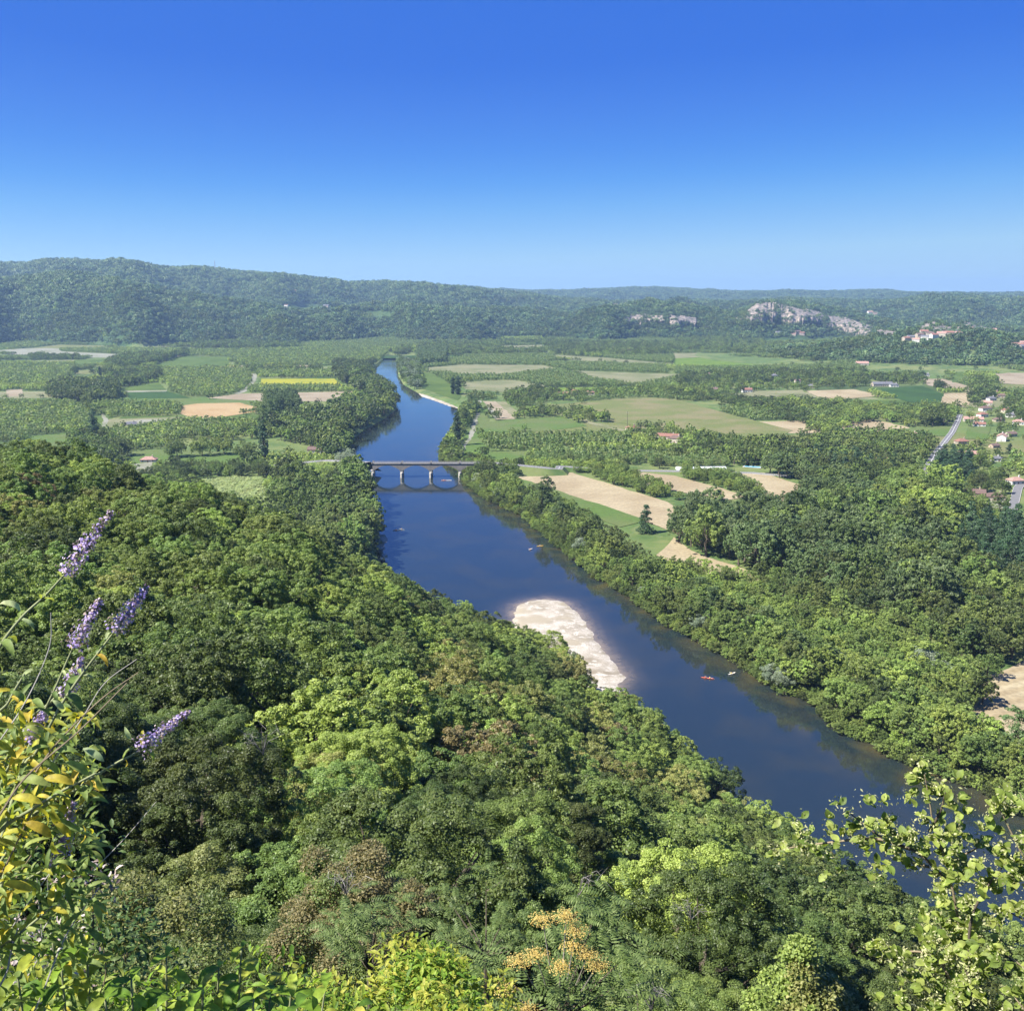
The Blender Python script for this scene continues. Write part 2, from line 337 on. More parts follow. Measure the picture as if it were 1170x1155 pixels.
K['park'] = make_kind('park', 3, [M['mid']], 555, 9.5, 14.5, 1.2, 60, 15000, .62, rc=.26, inner=.25, sub=5)
K['hill'] = make_kind('hill', 4, [M['hill'], M['hill'], M['hill'], M['hillb']], 560, 5.6, 8.5, 2.0, 16, 210, 2.1, rc=.38, limbs=0)
_jc = {}
def jmesh(kind, i, matname):
    key = (kind, i, matname)
    if key not in _jc: _jc[key] = joined(K[kind][i], 'tree', M[matname] if matname else None)
    return _jc[key]
PROTO = {}
def proto_coll(key, specs):
    """collection of tree kinds that the uncountable woods draw from"""
    if key in PROTO: return PROTO[key]
    co = bpy.data.collections.new('tree_kinds'); 
    for i, (kind, vi, mn) in enumerate(specs):
        o = bpy.data.objects.new('wood_tree_%s_%03d' % (key, i), jmesh(kind, vi, mn)); co.objects.link(o)
    PROTO[key] = (co, len(specs)); return PROTO[key]
def stuff(name, P, scl, key, specs, label, cat, idx=None, rot=None):
    P = np.asarray(P, np.float32)
    if not len(P): return None
    co, n = proto_coll(key, specs); N = len(P)
    me = bpy.data.meshes.new(name); me.vertices.add(N); me.vertices.foreach_set('co', P.ravel())
    r = np.zeros((N, 3), np.float32); r[:, 2] = RNG.uniform(0, 6.283, N); r[:, :2] = RNG.normal(0, .05, (N, 2))
    for an, ty, dat, ch in (('rot', 'FLOAT_VECTOR', r, 'vector'), ('scl', 'FLOAT_VECTOR', np.asarray(scl, np.float32), 'vector'), ('idx', 'INT', (RNG.integers(0, n, N) if idx is None else idx).astype(np.int32), 'value')):
        a = me.attributes.new(an, ty, 'POINT'); a.data.foreach_set(ch, dat.ravel())
    o = link(name, me); tag(o, label, cat, kind='stuff')
    g = bpy.data.node_groups.new('scatter', 'GeometryNodeTree')
    g.interface.new_socket('Geometry', in_out='INPUT', socket_type='NodeSocketGeometry'); g.interface.new_socket('Geometry', in_out='OUTPUT', socket_type='NodeSocketGeometry')
    gi = g.nodes.new('NodeGroupInput'); go = g.nodes.new('NodeGroupOutput'); ip = g.nodes.new('GeometryNodeInstanceOnPoints'); ci = g.nodes.new('GeometryNodeCollectionInfo')
    ci.inputs['Collection'].default_value = co; ci.inputs['Separate Children'].default_value = True; ci.inputs['Reset Children'].default_value = True
    ip.inputs['Pick Instance'].default_value = True
    def na(nm, ty):
        q = g.nodes.new('GeometryNodeInputNamedAttribute'); q.data_type = ty; q.inputs['Name'].default_value = nm; return q.outputs['Attribute']
    L = g.links.new; L(gi.outputs[0], ip.inputs['Points']); L(ci.outputs[0], ip.inputs['Instance']); L(na('idx', 'INT'), ip.inputs['Instance Index'])
    L(na('rot', 'FLOAT_VECTOR'), ip.inputs['Rotation']); L(na('scl', 'FLOAT_VECTOR'), ip.inputs['Scale']); L(ip.outputs[0], go.inputs[0])
    md = o.modifiers.new('scatter', 'NODES'); md.node_group = g
    return o
def tree(name, kind, vi, mn, loc, s, parts, label, cat, group):
    """s=(sxy,sz)"""
    k = K[kind][vi]; rz = random.uniform(0, 6.28)
    if not parts:
        o = link(name, jmesh(kind, vi, mn)); o.location = loc; o.rotation_euler = (0, 0, rz); o.scale = (s[0], s[0], s[1]); return tag(o, label, cat, group)
    e = empty(name, loc, label, cat, rz, group); e.scale = (s[0], s[0], s[1])
    c = link('crown', k['crown'], None, e)
    if mn: c.material_slots[0].link = 'OBJECT'; c.material_slots[0].material = M[mn]
    link('trunk', k['trunk'], None, e); return e
ORD = 'first second third fourth fifth sixth seventh eighth ninth tenth eleventh twelfth thirteenth fourteenth fifteenth sixteenth seventeenth eighteenth nineteenth'.split()
TEN = 'twent thirt fort fift sixt sevent eight ninet'.split()
def ordn(i):
    if i < 19: return ORD[i]
    i += 1; t, u = divmod(i, 10); w = TEN[t - 2] if t < 10 else 'hundred'
    return w + ('ieth' if u == 0 else 'y-' + ORD[u - 1])
# ================================================================== camera, light, sky, air
cam = bpy.data.cameras.new('camera'); co_ = bpy.data.objects.new('camera', cam); C.objects.link(co_)
cam.sensor_width = 36; cam.lens = F / 1170 * 36; cam.clip_start = .05; cam.clip_end = 60000
co_.location = (0, 0, CAMZ); co_.rotation_euler = (R(90) - PITCH, 0, 0); SC.camera = co_
SUN_AZ, SUN_EL = R(-112), R(50)           # azimuth from +Y towards +X
sd = Vector((math.sin(SUN_AZ) * math.cos(SUN_EL), math.cos(SUN_AZ) * math.cos(SUN_EL), math.sin(SUN_EL)))
sl = bpy.data.lights.new('sun', 'SUN'); sl.energy = 5.0; sl.angle = R(.53); sl.color = (1, .955, .88)
so = bpy.data.objects.new('sun', sl); C.objects.link(so); so.rotation_euler = sd.to_track_quat('Z', 'Y').to_euler(); so.location = (0, 0, 400)
w = bpy.data.worlds.new('World'); SC.world = w; w.use_nodes = True; wn = w.node_tree.nodes; wl = w.node_tree.links; wn.clear()
sk = wn.new('ShaderNodeTexSky'); sk.sky_type = 'NISHITA'; sk.sun_disc = False; sk.sun_elevation = SUN_EL; sk.sun_rotation = SUN_AZ
sk.altitude = 200; sk.air_density = 1.0; sk.dust_density = .15; sk.ozone_density = 4.0
hsv = wn.new('ShaderNodeHueSaturation'); hsv.inputs['Saturation'].default_value = 1.0
bg = wn.new('ShaderNodeBackground'); bg.inputs['Strength'].default_value = .1; wo = wn.new('ShaderNodeOutputWorld')
s1 = wn.new('ShaderNodeVectorMath'); s1.operation = 'SCALE'; s1.inputs['Scale'].default_value = .1; wl.new(sk.outputs[0], s1.inputs[0])
sp_ = wn.new('ShaderNodeSeparateXYZ'); wl.new(s1.outputs[0], sp_.inputs[0]); gr = wn.new('ShaderNodeValToRGB'); wl.new(sp_.outputs[0], gr.inputs[0]); gr.color_ramp.interpolation = 'B_SPLINE' if 0 else 'EASE' if 0 else 'LINEAR'
el = gr.color_ramp.elements; kk = 1 / 2 ** EXPOSURE
for q_, (pp_, cc_) in enumerate(SKYRAMP):
    e0 = el[q_] if q_ < 2 and q_ in (0,) else el.new(pp_); e0.position = pp_; e0.color = (*[v_ * kk for v_ in cc_], 1)
el[-1].color = (*[v_ * kk for v_ in SKYRAMP[-1][1]], 1)
s2 = wn.new('ShaderNodeVectorMath'); s2.operation = 'SCALE'; s2.inputs['Scale'].default_value = 10; wl.new(gr.outputs[0], s2.inputs[0]); SKYOUT = s2.outputs[0]
wl.new(SKYOUT, bg.inputs['Color']); wl.new(bg.outputs[0], wo.inputs[0])
SC.view_settings.view_transform = 'Standard'; SC.view_settings.look = 'None'; SC.view_settings.exposure = EXPOSURE; SC.view_settings.gamma = 1
cy = SC.cycles; cy.max_bounces = 5; cy.diffuse_bounces = 2; cy.glossy_bounces = 2; cy.transmission_bounces = 3; cy.transparent_max_bounces = 4; cy.volume_bounces = 0
cy.caustics_reflective = False; cy.caustics_refractive = False; cy.use_denoising = True
if HAZE:
    mb = MB(); mb.box(-17000, 17000, -600, 16500, -12, 420)
    m, n, l = nt('haze'); o = n.new('ShaderNodeOutputMaterial'); v = n.new('ShaderNodeVolumePrincipled')
    v.inputs['Color'].default_value = (.45, .70, 1, 1); v.inputs['Density'].default_value = HAZE; v.inputs['Anisotropy'].default_value = .2
    l.new(v.outputs[0], o.inputs['Volume']); tag(mb.build('haze', m), 'thin blue summer haze over the valley', 'haze', kind='stuff')

# ================================================================== ground
def colour_chain(n, l, tc, spec):
    """noise-mixed colours: spec = [(scale, lo, hi, colour)], first colour is the base"""
    cur = None
    for sc_, lo, hi, col in spec:
        if cur is None:
            c = n.new('ShaderNodeRGB'); c.outputs[0].default_value = (*col, 1); cur = c.outputs[0]; continue
        no = n.new('ShaderNodeTexNoise'); no.inputs['Scale'].default_value = sc_; no.inputs['Detail'].default_value = 6; l.new(tc, no.inputs['Vector'])
        mr = n.new('ShaderNodeMapRange'); mr.inputs['From Min'].default_value = lo; mr.inputs['From Max'].default_value = hi; l.new(no.outputs['Fac'], mr.inputs['Value'])
        mx = n.new('ShaderNodeMixRGB'); l.new(mr.outputs[0], mx.inputs[0]); l.new(cur, mx.inputs[1]); mx.inputs[2].default_value = (*col, 1); cur = mx.outputs[0]
    return cur
def groundmat(name, spec, rough=.95, bump=(.15, 1.0)):
    m, n, l = nt(name); o = n.new('ShaderNodeOutputMaterial'); p = n.new('ShaderNodeBsdfPrincipled'); p.inputs['Roughness'].default_value = rough; p.inputs['Specular IOR Level'].default_value = .1
    tc = n.new('ShaderNodeNewGeometry').outputs['Position']; l.new(colour_chain(n, l, tc, spec), p.inputs['Base Color'])
    no = n.new('ShaderNodeTexNoise'); no.inputs['Scale'].default_value = bump[0]; no.inputs['Detail'].default_value = 8; l.new(tc, no.inputs['Vector'])
    b = n.new('ShaderNodeBump'); b.inputs['Distance'].default_value = bump[1]; b.inputs['Strength'].default_value = .6; l.new(no.outputs['Fac'], b.inputs['Height']); l.new(b.outputs[0], p.inputs['Normal'])
    l.new(p.outputs[0], o.inputs[0]); return m
G_near = groundmat('forest_floor', [(0, 0, 0, (.035, .04, .018)), (.15, .4, .6, (.06, .055, .03)), (.6, .5, .65, (.04, .06, .02))], bump=(1.2, .5))
G_val = groundmat('valley_grass', [(0, 0, 0, (.085, .13, .038)), (.006, .4, .62, (.15, .165, .06)), (.02, .45, .6, (.06, .10, .03)), (.09, .5, .7, (.13, .15, .055))], bump=(.2, .8))
G_hill = groundmat('hill_ground', [(0, 0, 0, (.04, .07, .022)), (.004, .42, .6, (.055, .085, .03)), (.03, .45, .62, (.025, .05, .016))], bump=(.03, 9.0))
azs = np.concatenate([np.linspace(-180, -42, 47)[:-1], np.linspace(-42, 42, 337), np.linspace(42, 180, 47)[1:]])[:-1] * math.pi / 180
def ring_mesh(name, r0, r1, step, mat, label):
    nr = max(2, int(math.ceil(math.log(r1 / r0) / math.log(step)))); rs = np.geomspace(r0, r1, nr + 1); na = len(azs)
    A, D = np.meshgrid(azs, rs); X = np.sin(A) * D; Y = np.cos(A) * D; Z = terrain(X, Y)
    V = np.stack([X, Y, Z], -1).reshape(-1, 3); i = np.arange(nr)[:, None] * na; j = np.arange(na)[None, :]; j2 = (j + 1) % na
    Fc = np.stack([i + j, i + j2, i + na + j2, i + na + j], -1).reshape(-1, 4)
    if r0 < 1:
        V[:na, 2] = V[:na, 2].mean()
    o = link(name, mesh_np(name, V, Fc[:, ::-1], smooth=True), mat); tag(o, label, kind='structure'); return o
ring_mesh('hillside_ground', .5, 230, 1.03, G_near, 'steep wooded hillside falling from the viewpoint')
ring_mesh('valley_ground', 230, 3250, 1.0085, G_val, 'flat green valley floor')
ring_mesh('hills', 3250, 16000, 1.012, G_hill, 'long wooded hills closing the valley')

# ------------------------------------------------------------------ water
bar_px = [(586, 700), (590, 692), (603, 687), (624, 684), (645, 688), (660, 700), (671, 716), (684, 735), (700, 756), (713, 774), (700, 792), (650, 790), (600, 750), (588, 718)]
BAR = np.array([at(x, y, WZ) for x, y in bar_px])
gx = np.arange(-480, 420, 4.0); gy = np.concatenate([np.arange(150, 1000, 4.0), np.arange(1000, 2760, 8.0)])
X, Y = np.meshgrid(gx, gy); P = np.stack([X.ravel(), Y.ravel()], 1)
okv = inside(P, RIVER) | (segdist(P, RIVER) < 9); shal = np.exp(-np.maximum(np.where(inside(P, BAR), 0, segdist(P, BAR)), 0) / 3.5)
sbank = np.exp(-segdist(P, np.array(rbw), False) / 11.0)
nx = len(gx); i = np.arange(len(gy) - 1)[:, None] * nx; j = np.arange(nx - 1)[None]; Fc = np.stack([i + j, i + j + 1, i + nx + j + 1, i + nx + j], -1).reshape(-1, 4)
Fc = Fc[okv[Fc].all(1)]; used = np.unique(Fc); remap = -np.ones(len(P), int); remap[used] = np.arange(len(used))
me = mesh_np('river', np.column_stack([P[used], np.full(len(used), WZ)]), remap[Fc], smooth=True)
for an, dat in (('shallow', shal), ('bank', sbank)):
    a = me.attributes.new(an, 'FLOAT', 'POINT'); a.data.foreach_set('value', dat[used].astype(np.float32))
m, n, l = nt('river_water'); o = n.new('ShaderNodeOutputMaterial'); p = n.new('ShaderNodeBsdfPrincipled')
pos = n.new('ShaderNodeNewGeometry').outputs['Position']
def attr(nm): q = n.new('ShaderNodeAttribute'); q.attribute_name = nm; return q.outputs['Fac']
def noise(sc_, det=4, dist=0, vec=None):
    q = n.new('ShaderNodeTexNoise'); q.inputs['Scale'].default_value = sc_; q.inputs['Detail'].default_value = det; q.inputs['Distortion'].default_value = dist; l.new(vec or pos, q.inputs['Vector']); return q.outputs['Fac']
def math_(op, a, b):
    q = n.new('ShaderNodeMath'); q.operation = op; q.use_clamp = True
    for k_, s_ in enumerate((a, b)):
        if hasattr(s_, 'links'): l.new(s_, q.inputs[k_])
        else: q.inputs[k_].default_value = s_
    return q.outputs[0]
def mix(f, a, b):
    q = n.new('ShaderNodeMixRGB')
    for k_, s_ in enumerate((f, a, b)):
        if hasattr(s_, 'links'): l.new(s_, q.inputs[k_])
        else: q.inputs[k_].default_value = s_ if k_ == 0 else (*s_, 1)
    return q.outputs[0]
weed = n.new('ShaderNodeMapRange'); weed.inputs['From Min'].default_value = .45; weed.inputs['From Max'].default_value = .75; l.new(noise(.03, 4, .4), weed.inputs['Value'])
bk = n.new('ShaderNodeMath'); bk.operation = 'MULTIPLY'; bk.inputs[1].default_value = 5.0; l.new(attr('bank'), bk.inputs[0]); bankx = bk.outputs[0]
deep = mix(weed.outputs[0], (.012, .020, .024), (.022, .026, .020))
wb = mix(math_('MULTIPLY', math_('SUBTRACT', noise(.07, 5, .3), .42), math_('MULTIPLY', attr('bank'), 1.0) if 0 else bankx), deep, (.060, .050, .020))
sh = mix(math_('MULTIPLY', attr('shallow'), math_('MULTIPLY', noise(.25, 4, 1), 1.7)), wb, (.20, .155, .10))
l.new(sh, p.inputs['Base Color']); p.inputs['IOR'].default_value = 1.52
rr = n.new('ShaderNodeMapRange'); rr.inputs['From Min'].default_value = .4; rr.inputs['From Max'].default_value = .65; rr.inputs['To Min'].default_value = .03; rr.inputs['To Max'].default_value = .10; l.new(noise(.02, 3, .6), rr.inputs['Value']); l.new(rr.outputs[0], p.inputs['Roughness'])
b = n.new('ShaderNodeBump'); b.inputs['Strength'].default_value = .3; b.inputs['Distance'].default_value = .04
b2 = n.new('ShaderNodeBump'); b2.inputs['Strength'].default_value = .35; b2.inputs['Distance'].default_value = .06
l.new(noise(.9, 5, .4), b.inputs['Height']); l.new(noise(.12, 3, .5), b2.inputs['Height']); l.new(b.outputs[0], b2.inputs['Normal']); l.new(b2.outputs[0], p.inputs['Normal'])
l.new(p.outputs[0], o.inputs[0])
tag(link('river', me, m), 'wide blue river winding down the valley', kind='structure')

# gravel bar, beaches
M['gravel'] = groundmat('pale_gravel', [(0, 0, 0, (.37, .335, .275)), (.08, .42, .62, (.20, .17, .12)), (.35, .52, .62, (.42, .385, .325)), (2.0, .5, .66, (.20, .175, .135)), (.04, .5, .58, (.27, .235, .17))], bump=(1.5, .15))
def mound(name, poly, zlo, zhi, fall, mat, label, step=2.0, kind='structure', nz=.10):
    lo = poly.min(0); hi = poly.max(0); gx = np.arange(lo[0] - step, hi[0] + step, step); gy = np.arange(lo[1] - step, hi[1] + step, step)
    X, Y = np.meshgrid(gx, gy); P = np.stack([X.ravel(), Y.ravel()], 1); ins = inside(P, poly); d = segdist(P, poly); s = np.where(ins, d, -d)
    wob = wav(P[:, 0], P[:, 1], 14, 31) * 2 + wav(P[:, 0], P[:, 1], 6, 32) * .8
    z = zlo + (zhi - zlo) * np.tanh((s + wob) / fall) + wav(P[:, 0], P[:, 1], 9, 33) * nz * np.clip(s / 6, 0, 1)
    ok = s > -fall * 1.5; nx = len(gx); i = np.arange(len(gy) - 1)[:, None] * nx; j = np.arange(nx - 1)[None]
    Fc = np.stack([i + j, i + j + 1, i + nx + j + 1, i + nx + j], -1).reshape(-1, 4); Fc = Fc[ok[Fc].all(1)]
    u = np.unique(Fc); rm = -np.ones(len(P), int); rm[u] = np.arange(len(u))
    return tag(link(name, mesh_np(name, np.column_stack([P[u], z[u]]), rm[Fc], smooth=True), mat), label, kind=kind)
mound('gravel_beach', BAR, WZ, WZ + .9, 5, M['gravel'], 'pale gravel bar curving into the river by the wooded slope', 1.5)
mound('gravel_beach', wpoly(Z2, [(285, 492), (310, 498), (350, 508), (400, 524), (430, 540), (432, 548), (395, 540), (340, 520), (296, 506)], WZ), WZ, WZ + 1.0, 3, M['gravel'], 'thin pale beach on the far bend of the river', 2)
mound('gravel_beach', wpoly(Z4, [(140, 500), (178, 498), (182, 515), (172, 545), (140, 550)], WZ), WZ, WZ + .6, 3, M['gravel'], 'small brown beach under the left bank trees below the bridge', 1.5)

# ------------------------------------------------------------------ fields
EXCL = []                                    # polygons that keep trees out
def fieldmat(name, c1, c2, ang, sp, con=.5, patch=.35, c3=None, fine=.5):
    m, n, l = nt(name); o = n.new('ShaderNodeOutputMaterial'); p = n.new('ShaderNodeBsdfPrincipled'); p.inputs['Roughness'].default_value = .95; p.inputs['Specular IOR Level'].default_value = .1
    pos = n.new('ShaderNodeNewGeometry').outputs['Position']; mp = n.new('ShaderNodeMapping'); mp.inputs['Rotation'].default_value = (0, 0, -ang); l.new(pos, mp.inputs['Vector'])
    mp.vector_type = 'POINT'
    wv = n.new('ShaderNodeTexWave'); wv.bands_direction = 'Y'; wv.inputs['Scale'].default_value = .314 / sp * 1.0; wv.inputs['Distortion'].default_value = .8; wv.inputs['Detail'].default_value = 2; wv.inputs['Detail Scale'].default_value = .3
    l.new(mp.outputs[0], wv.inputs['Vector'])
    st = n.new('ShaderNodeMapping'); st.inputs['Rotation'].default_value = (0, 0, -ang); st.inputs['Scale'].default_value = (.15, 1, 1); l.new(pos, st.inputs['Vector'])
    n1 = n.new('ShaderNodeTexNoise'); n1.inputs['Scale'].default_value = .12; n1.inputs['Detail'].default_value = 7; l.new(st.outputs[0], n1.inputs['Vector'])
    n2 = n.new('ShaderNodeTexNoise'); n2.inputs['Scale'].default_value = .018; n2.inputs['Detail'].default_value = 6; l.new(pos, n2.inputs['Vector'])
    n3 = n.new('ShaderNodeTexNoise'); n3.inputs['Scale'].default_value = fine; n3.inputs['Detail'].default_value = 5; l.new(pos, n3.inputs['Vector'])
    def mth(op, a, b):
        q = n.new('ShaderNodeMath'); q.operation = op
        for k_, s_ in enumerate((a, b)):
            if hasattr(s_, 'links'): l.new(s_, q.inputs[k_])
            else: q.inputs[k_].default_value = s_
        return q.outputs[0]
    f = mth('ADD', mth('MULTIPLY', wv.outputs['Fac'], con), mth('MULTIPLY', n1.outputs['Fac'], 1 - con))
    r = n.new('ShaderNodeValToRGB'); r.color_ramp.elements[0].position = .25; r.color_ramp.elements[1].position = .75; r.color_ramp.elements[0].color = (*c1, 1); r.color_ramp.elements[1].color = (*c2, 1); l.new(f, r.inputs['Fac'])
    mr = n.new('ShaderNodeMapRange'); mr.inputs['From Min'].default_value = .44; mr.inputs['From Max'].default_value = .60; mr.inputs['To Max'].default_value = min(1, patch * 1.6); l.new(n2.outputs['Fac'], mr.inputs['Value'])
    mx = n.new('ShaderNodeMixRGB'); l.new(mr.outputs[0], mx.inputs[0]); l.new(r.outputs[0], mx.inputs[1]); mx.inputs[2].default_value = (*(c3 or [a * .6 for a in c1]), 1)
    mx2 = n.new('ShaderNodeMixRGB'); mx2.blend_type = 'MULTIPLY'; mx2.inputs[0].default_value = .6; l.new(mx.outputs[0], mx2.inputs[1]); l.new(n3.outputs['Fac'], mx2.inputs[2])
    gm = n.new('ShaderNodeMixRGB'); gm.blend_type = 'MULTIPLY'; gm.inputs[0].default_value = 1; gm.inputs[2].default_value = (1.38, 1.38, 1.38, 1); l.new(mx2.outputs[0], gm.inputs[1])
    l.new(gm.outputs[0], p.inputs['Base Color']); l.new(p.outputs[0], o.inputs[0]); return m
FC = dict(
 stubble=((0.257, 0.208, 0.125), (0.316, 0.267, 0.169), (0.208, 0.160, 0.092)), wheat=((0.272, 0.182, 0.082), (0.346, 0.267, 0.152), (0.247, 0.160, 0.071)), bare=((0.227, 0.187, 0.125), (0.276, 0.235, 0.164), (0.178, 0.139, 0.087)),
 dry=((0.149, 0.149, 0.077), (0.198, 0.191, 0.108), (0.089, 0.112, 0.039)), meadow=((0.095, 0.117, 0.034), (0.132, 0.146, 0.052), (0.164, 0.146, 0.072)), green=((0.057, 0.094, 0.018), (0.088, 0.125, 0.027), (0.039, 0.069, 0.016)),
 crop=((0.026, 0.060, 0.014), (0.042, 0.081, 0.020), (0.022, 0.046, 0.013)), lawn=((0.060, 0.106, 0.023), (0.087, 0.132, 0.033), (0.110, 0.122, 0.049)), yellow=((0.208, 0.214, 0.016), (0.296, 0.277, 0.023), (0.149, 0.176, 0.027)),
 lime=((0.084, 0.139, 0.018), (0.119, 0.171, 0.027), (0.049, 0.096, 0.016)), pale=((0.193, 0.191, 0.145), (0.231, 0.229, 0.179), (0.116, 0.133, 0.064)), orch=((0.049, 0.080, 0.025), (0.078, 0.106, 0.039), (0.035, 0.058, 0.016)))
_lv = [0]
def sheet(name, poly, mat, z, wob=1.2):
    pts = []
    for i in range(len(poly)):
        a = Vector(poly[i]); b = Vector(poly[(i + 1) % len(poly)]); L_ = (b - a).length; k = max(1, int(L_ / 12))
        nrm = Vector((-(b - a).y, (b - a).x)).normalized() if L_ > 0 else Vector((0, 0))
        for q in range(k): pts.append(a.lerp(b, q / k) + nrm * (random.uniform(-wob, wob) if q else 0))
    bm = bmesh.new(); vs = [bm.verts.new((p.x, p.y, z)) for p in pts]; f = bm.faces.new(vs)
    if f.normal.z < 0: f.normal_flip()
    bm.normal_update(); 
    if f.normal.z < 0: f.normal_flip()
    bmesh.ops.triangulate(bm, faces=bm.faces[:]); me = bpy.data.meshes.new(name); bm.to_mesh(me); bm.free(); return link(name, me, mat)
def field(Z, pts, kind, label, ang=0.0, sp=6, con=.5, name='field', excl=True, **kw):
    w_ = wpoly(Z, pts); c = FC[kind]; _lv[0] += 1; m = fieldmat(kind + '_ground', c[0], c[1], ang, sp, con, c3=c[2], **kw)
    tag(sheet(name, w_, m, .12 + .006 * _lv[0]), label, kind='structure')
    if excl: EXCL.append(w_)
S_ = ZS
field(Z1, [(515, 402), (610, 371), (762, 375), (768, 404), (640, 412), (560, 410)], 'green', 'bright green field beyond the dark poplars')
field(Z1, [(0, 362), (0, 352), (190, 338), (205, 356), (380, 364), (465, 370), (465, 380), (120, 371)], 'pale', 'long pale strip at the far left of the plain', .05, 12)
field(Z1, [(88, 388), (180, 386), (250, 384), (250, 396), (110, 397)], 'dry', 'dry patch among small woods at the far left')
field(Z1, [(380, 340), (500, 318), (645, 316), (640, 332), (560, 340), (440, 347)], 'dry', 'grey-green fallow under the far wooded hill', .0, 14)
field(Z1, [(100, 345), (200, 333), (420, 338), (300, 346)], 'meadow', 'thin green field at the foot of the left hill')
field(Z1, [(395, 479), (530, 458), (560, 486), (400, 489)], 'green', 'triangular green field behind the dark poplar clump', 0, 8)
field(Z1, [(250, 385), (360, 380), (345, 400), (250, 410)], 'green', 'small green plot beside the far poplar row')
field(Z1, [(400, 492), (560, 489), (640, 512), (440, 514)], 'crop', 'deep green crop strip')
field(Z1, [(396, 488), (560, 485), (555, 490), (396, 493)], 'pale', 'white farm track past the green fields', name='farm_track')
field(Z1, [(862, 446), (1122, 444), (1160, 472), (862, 474)], 'green', 'green margin round the sunflower field')
field(Z1, [(872, 448), (1116, 447), (1145, 469), (872, 471)], 'yellow', 'bright yellow sunflower field', .0, 7, .6)
field(Z1, [(800, 497), (1170, 490), (1240, 492), (1240, 523), (880, 522), (690, 512)], 'bare', 'long tan ploughed field left of the river', 0, 9, .4)
field(Z1, [(608, 537), (660, 530), (800, 527), (862, 543), (862, 556), (690, 584), (640, 579), (602, 562)], 'wheat', 'orange-tan stubble field with pale swaths', 1.15, 9, .85)
field(Z1, [(836, 430), (860, 432), (855, 455), (822, 490), (795, 500), (780, 497), (812, 485), (842, 455)], 'pale', 'white track bending between orchards', name='farm_track')
field(Z1, [(350, 600), (365, 582), (640, 574), (645, 584), (500, 592), (400, 618), (350, 620)], 'dry', 'pale paddocks beside the small grey shed', .1, 12)
field(Z1, [(432, 612), (420, 590), (480, 583), (600, 582), (560, 592), (470, 600)], 'pale', 'pale yard round the small grey shed', name='yard')
field(Z1, [(330, 640), (345, 585), (335, 565), (350, 565), (362, 590), (352, 640)], 'pale', 'white lane past the tall cypress', name='farm_track')
field(Z1, [(410, 690), (640, 684), (830, 700), (830, 742), (420, 742)], 'lawn', 'bright lawn under the row of round park trees', name='lawn')
field(Z1, [(90, 640), (228, 628), (232, 672), (120, 676)], 'lawn', 'green paddock above the left forest edge', name='lawn')
field(Z1, [(20, 485), (76, 482), (76, 505), (20, 507)], 'bare', 'small tan plot at the far left edge')
field(Z1, [(820, 403), (1112, 409), (1125, 418), (830, 414)], 'dry', 'thin tan strip behind the sunflower field')
field(Z6, [(440, 148), (510, 142), (515, 190), (480, 200)], 'pale', 'pale car park beside the left forest edge', name='yard')
field(Z6, [(640, 200), (890, 195), (900, 300), (740, 290)], 'lawn', 'nursery plot of pale grass between the bush rows')
# centre
field(Z2, [(545, 350), (560, 338), (700, 334), (710, 346), (640, 356)], 'dry', 'pale field at the foot of the central woods')
field(Z2, [(300, 412), (430, 400), (700, 402), (760, 416), (560, 440), (330, 428)], 'dry', 'dry straw-coloured field beside the far bend', 0, 12)
field(Z2, [(425, 458), (600, 452), (720, 470), (590, 494), (445, 482)], 'dry', 'pale dry paddock behind the tall poplars', .4, 14)
field(Z2, [(300, 425), (330, 430), (400, 470), (440, 490), (420, 520), (300, 480)], 'green', 'green grass bank above the pale beach')
field(Z2, [(740, 368), (900, 376), (1120, 396), (1110, 404), (900, 392), (740, 380)], 'dry', 'long pale strip between far orchards')
field(Z2, [(800, 420), (1000, 428), (1170, 432), (1170, 440), (1010, 470), (860, 448)], 'dry', 'dry field behind the hamlet', .1, 12)
field(Z2, [(520, 592), (640, 580), (770, 574), (850, 605), (720, 622), (522, 628)], 'lawn', 'bright green lawn above the orchard rows', name='lawn')
field(Z2, [(500, 522), (558, 524), (612, 582), (540, 584), (555, 578), (520, 540)], 'bare', 'narrow tan allotment strips', 1.3, 6, .7)
field(Z2, [(545, 524), (580, 524), (620, 560), (612, 582)], 'dry', 'dry strip beside the allotment', 1.3, 6, .7)
field(Z2, [(484, 520), (496, 520), (556, 570), (545, 582)], 'pale', 'white track beside the allotment', name='farm_track')
field(Z2, [(425, 640), (480, 560), (500, 520), (520, 545), (525, 620), (520, 730), (420, 730)], 'lawn', 'green riverside meadow with a footpath')
field(Z2, [(480, 560), (492, 562), (470, 640), (430, 700), (420, 700), (455, 640)], 'pale', 'thin footpath across the riverside meadow', name='footpath')
field(Z2, [(720, 540), (735, 532), (860, 590), (1010, 625), (996, 629), (860, 600)], 'dry', 'grey track along the big meadow', name='farm_track')
field(ZS, [(632, 463), (700, 456), (745, 454), (778, 458), (832, 473), (906, 492), (885, 502), (850, 507), (790, 497), (700, 482)], 'meadow', 'big pale green meadow in the middle of the plain', -.3, 10, .25, patch=.55)
field(Z4, [(505, 225), (660, 220), (650, 268), (505, 268)], 'lawn', 'green lawn beside the bridge road', name='lawn')
field(Z4, [(600, 310), (640, 297), (800, 293), (1120, 392), (1170, 440), (1170, 505), (1130, 490), (1040, 455)], 'stubble', 'long pale stubble field along the right bank', -.55, 5, .32)
field(Z4, [(585, 316), (612, 308), (1050, 452), (960, 476), (760, 400), (640, 345)], 'lawn', 'green grass strip beside the riverside stubble')
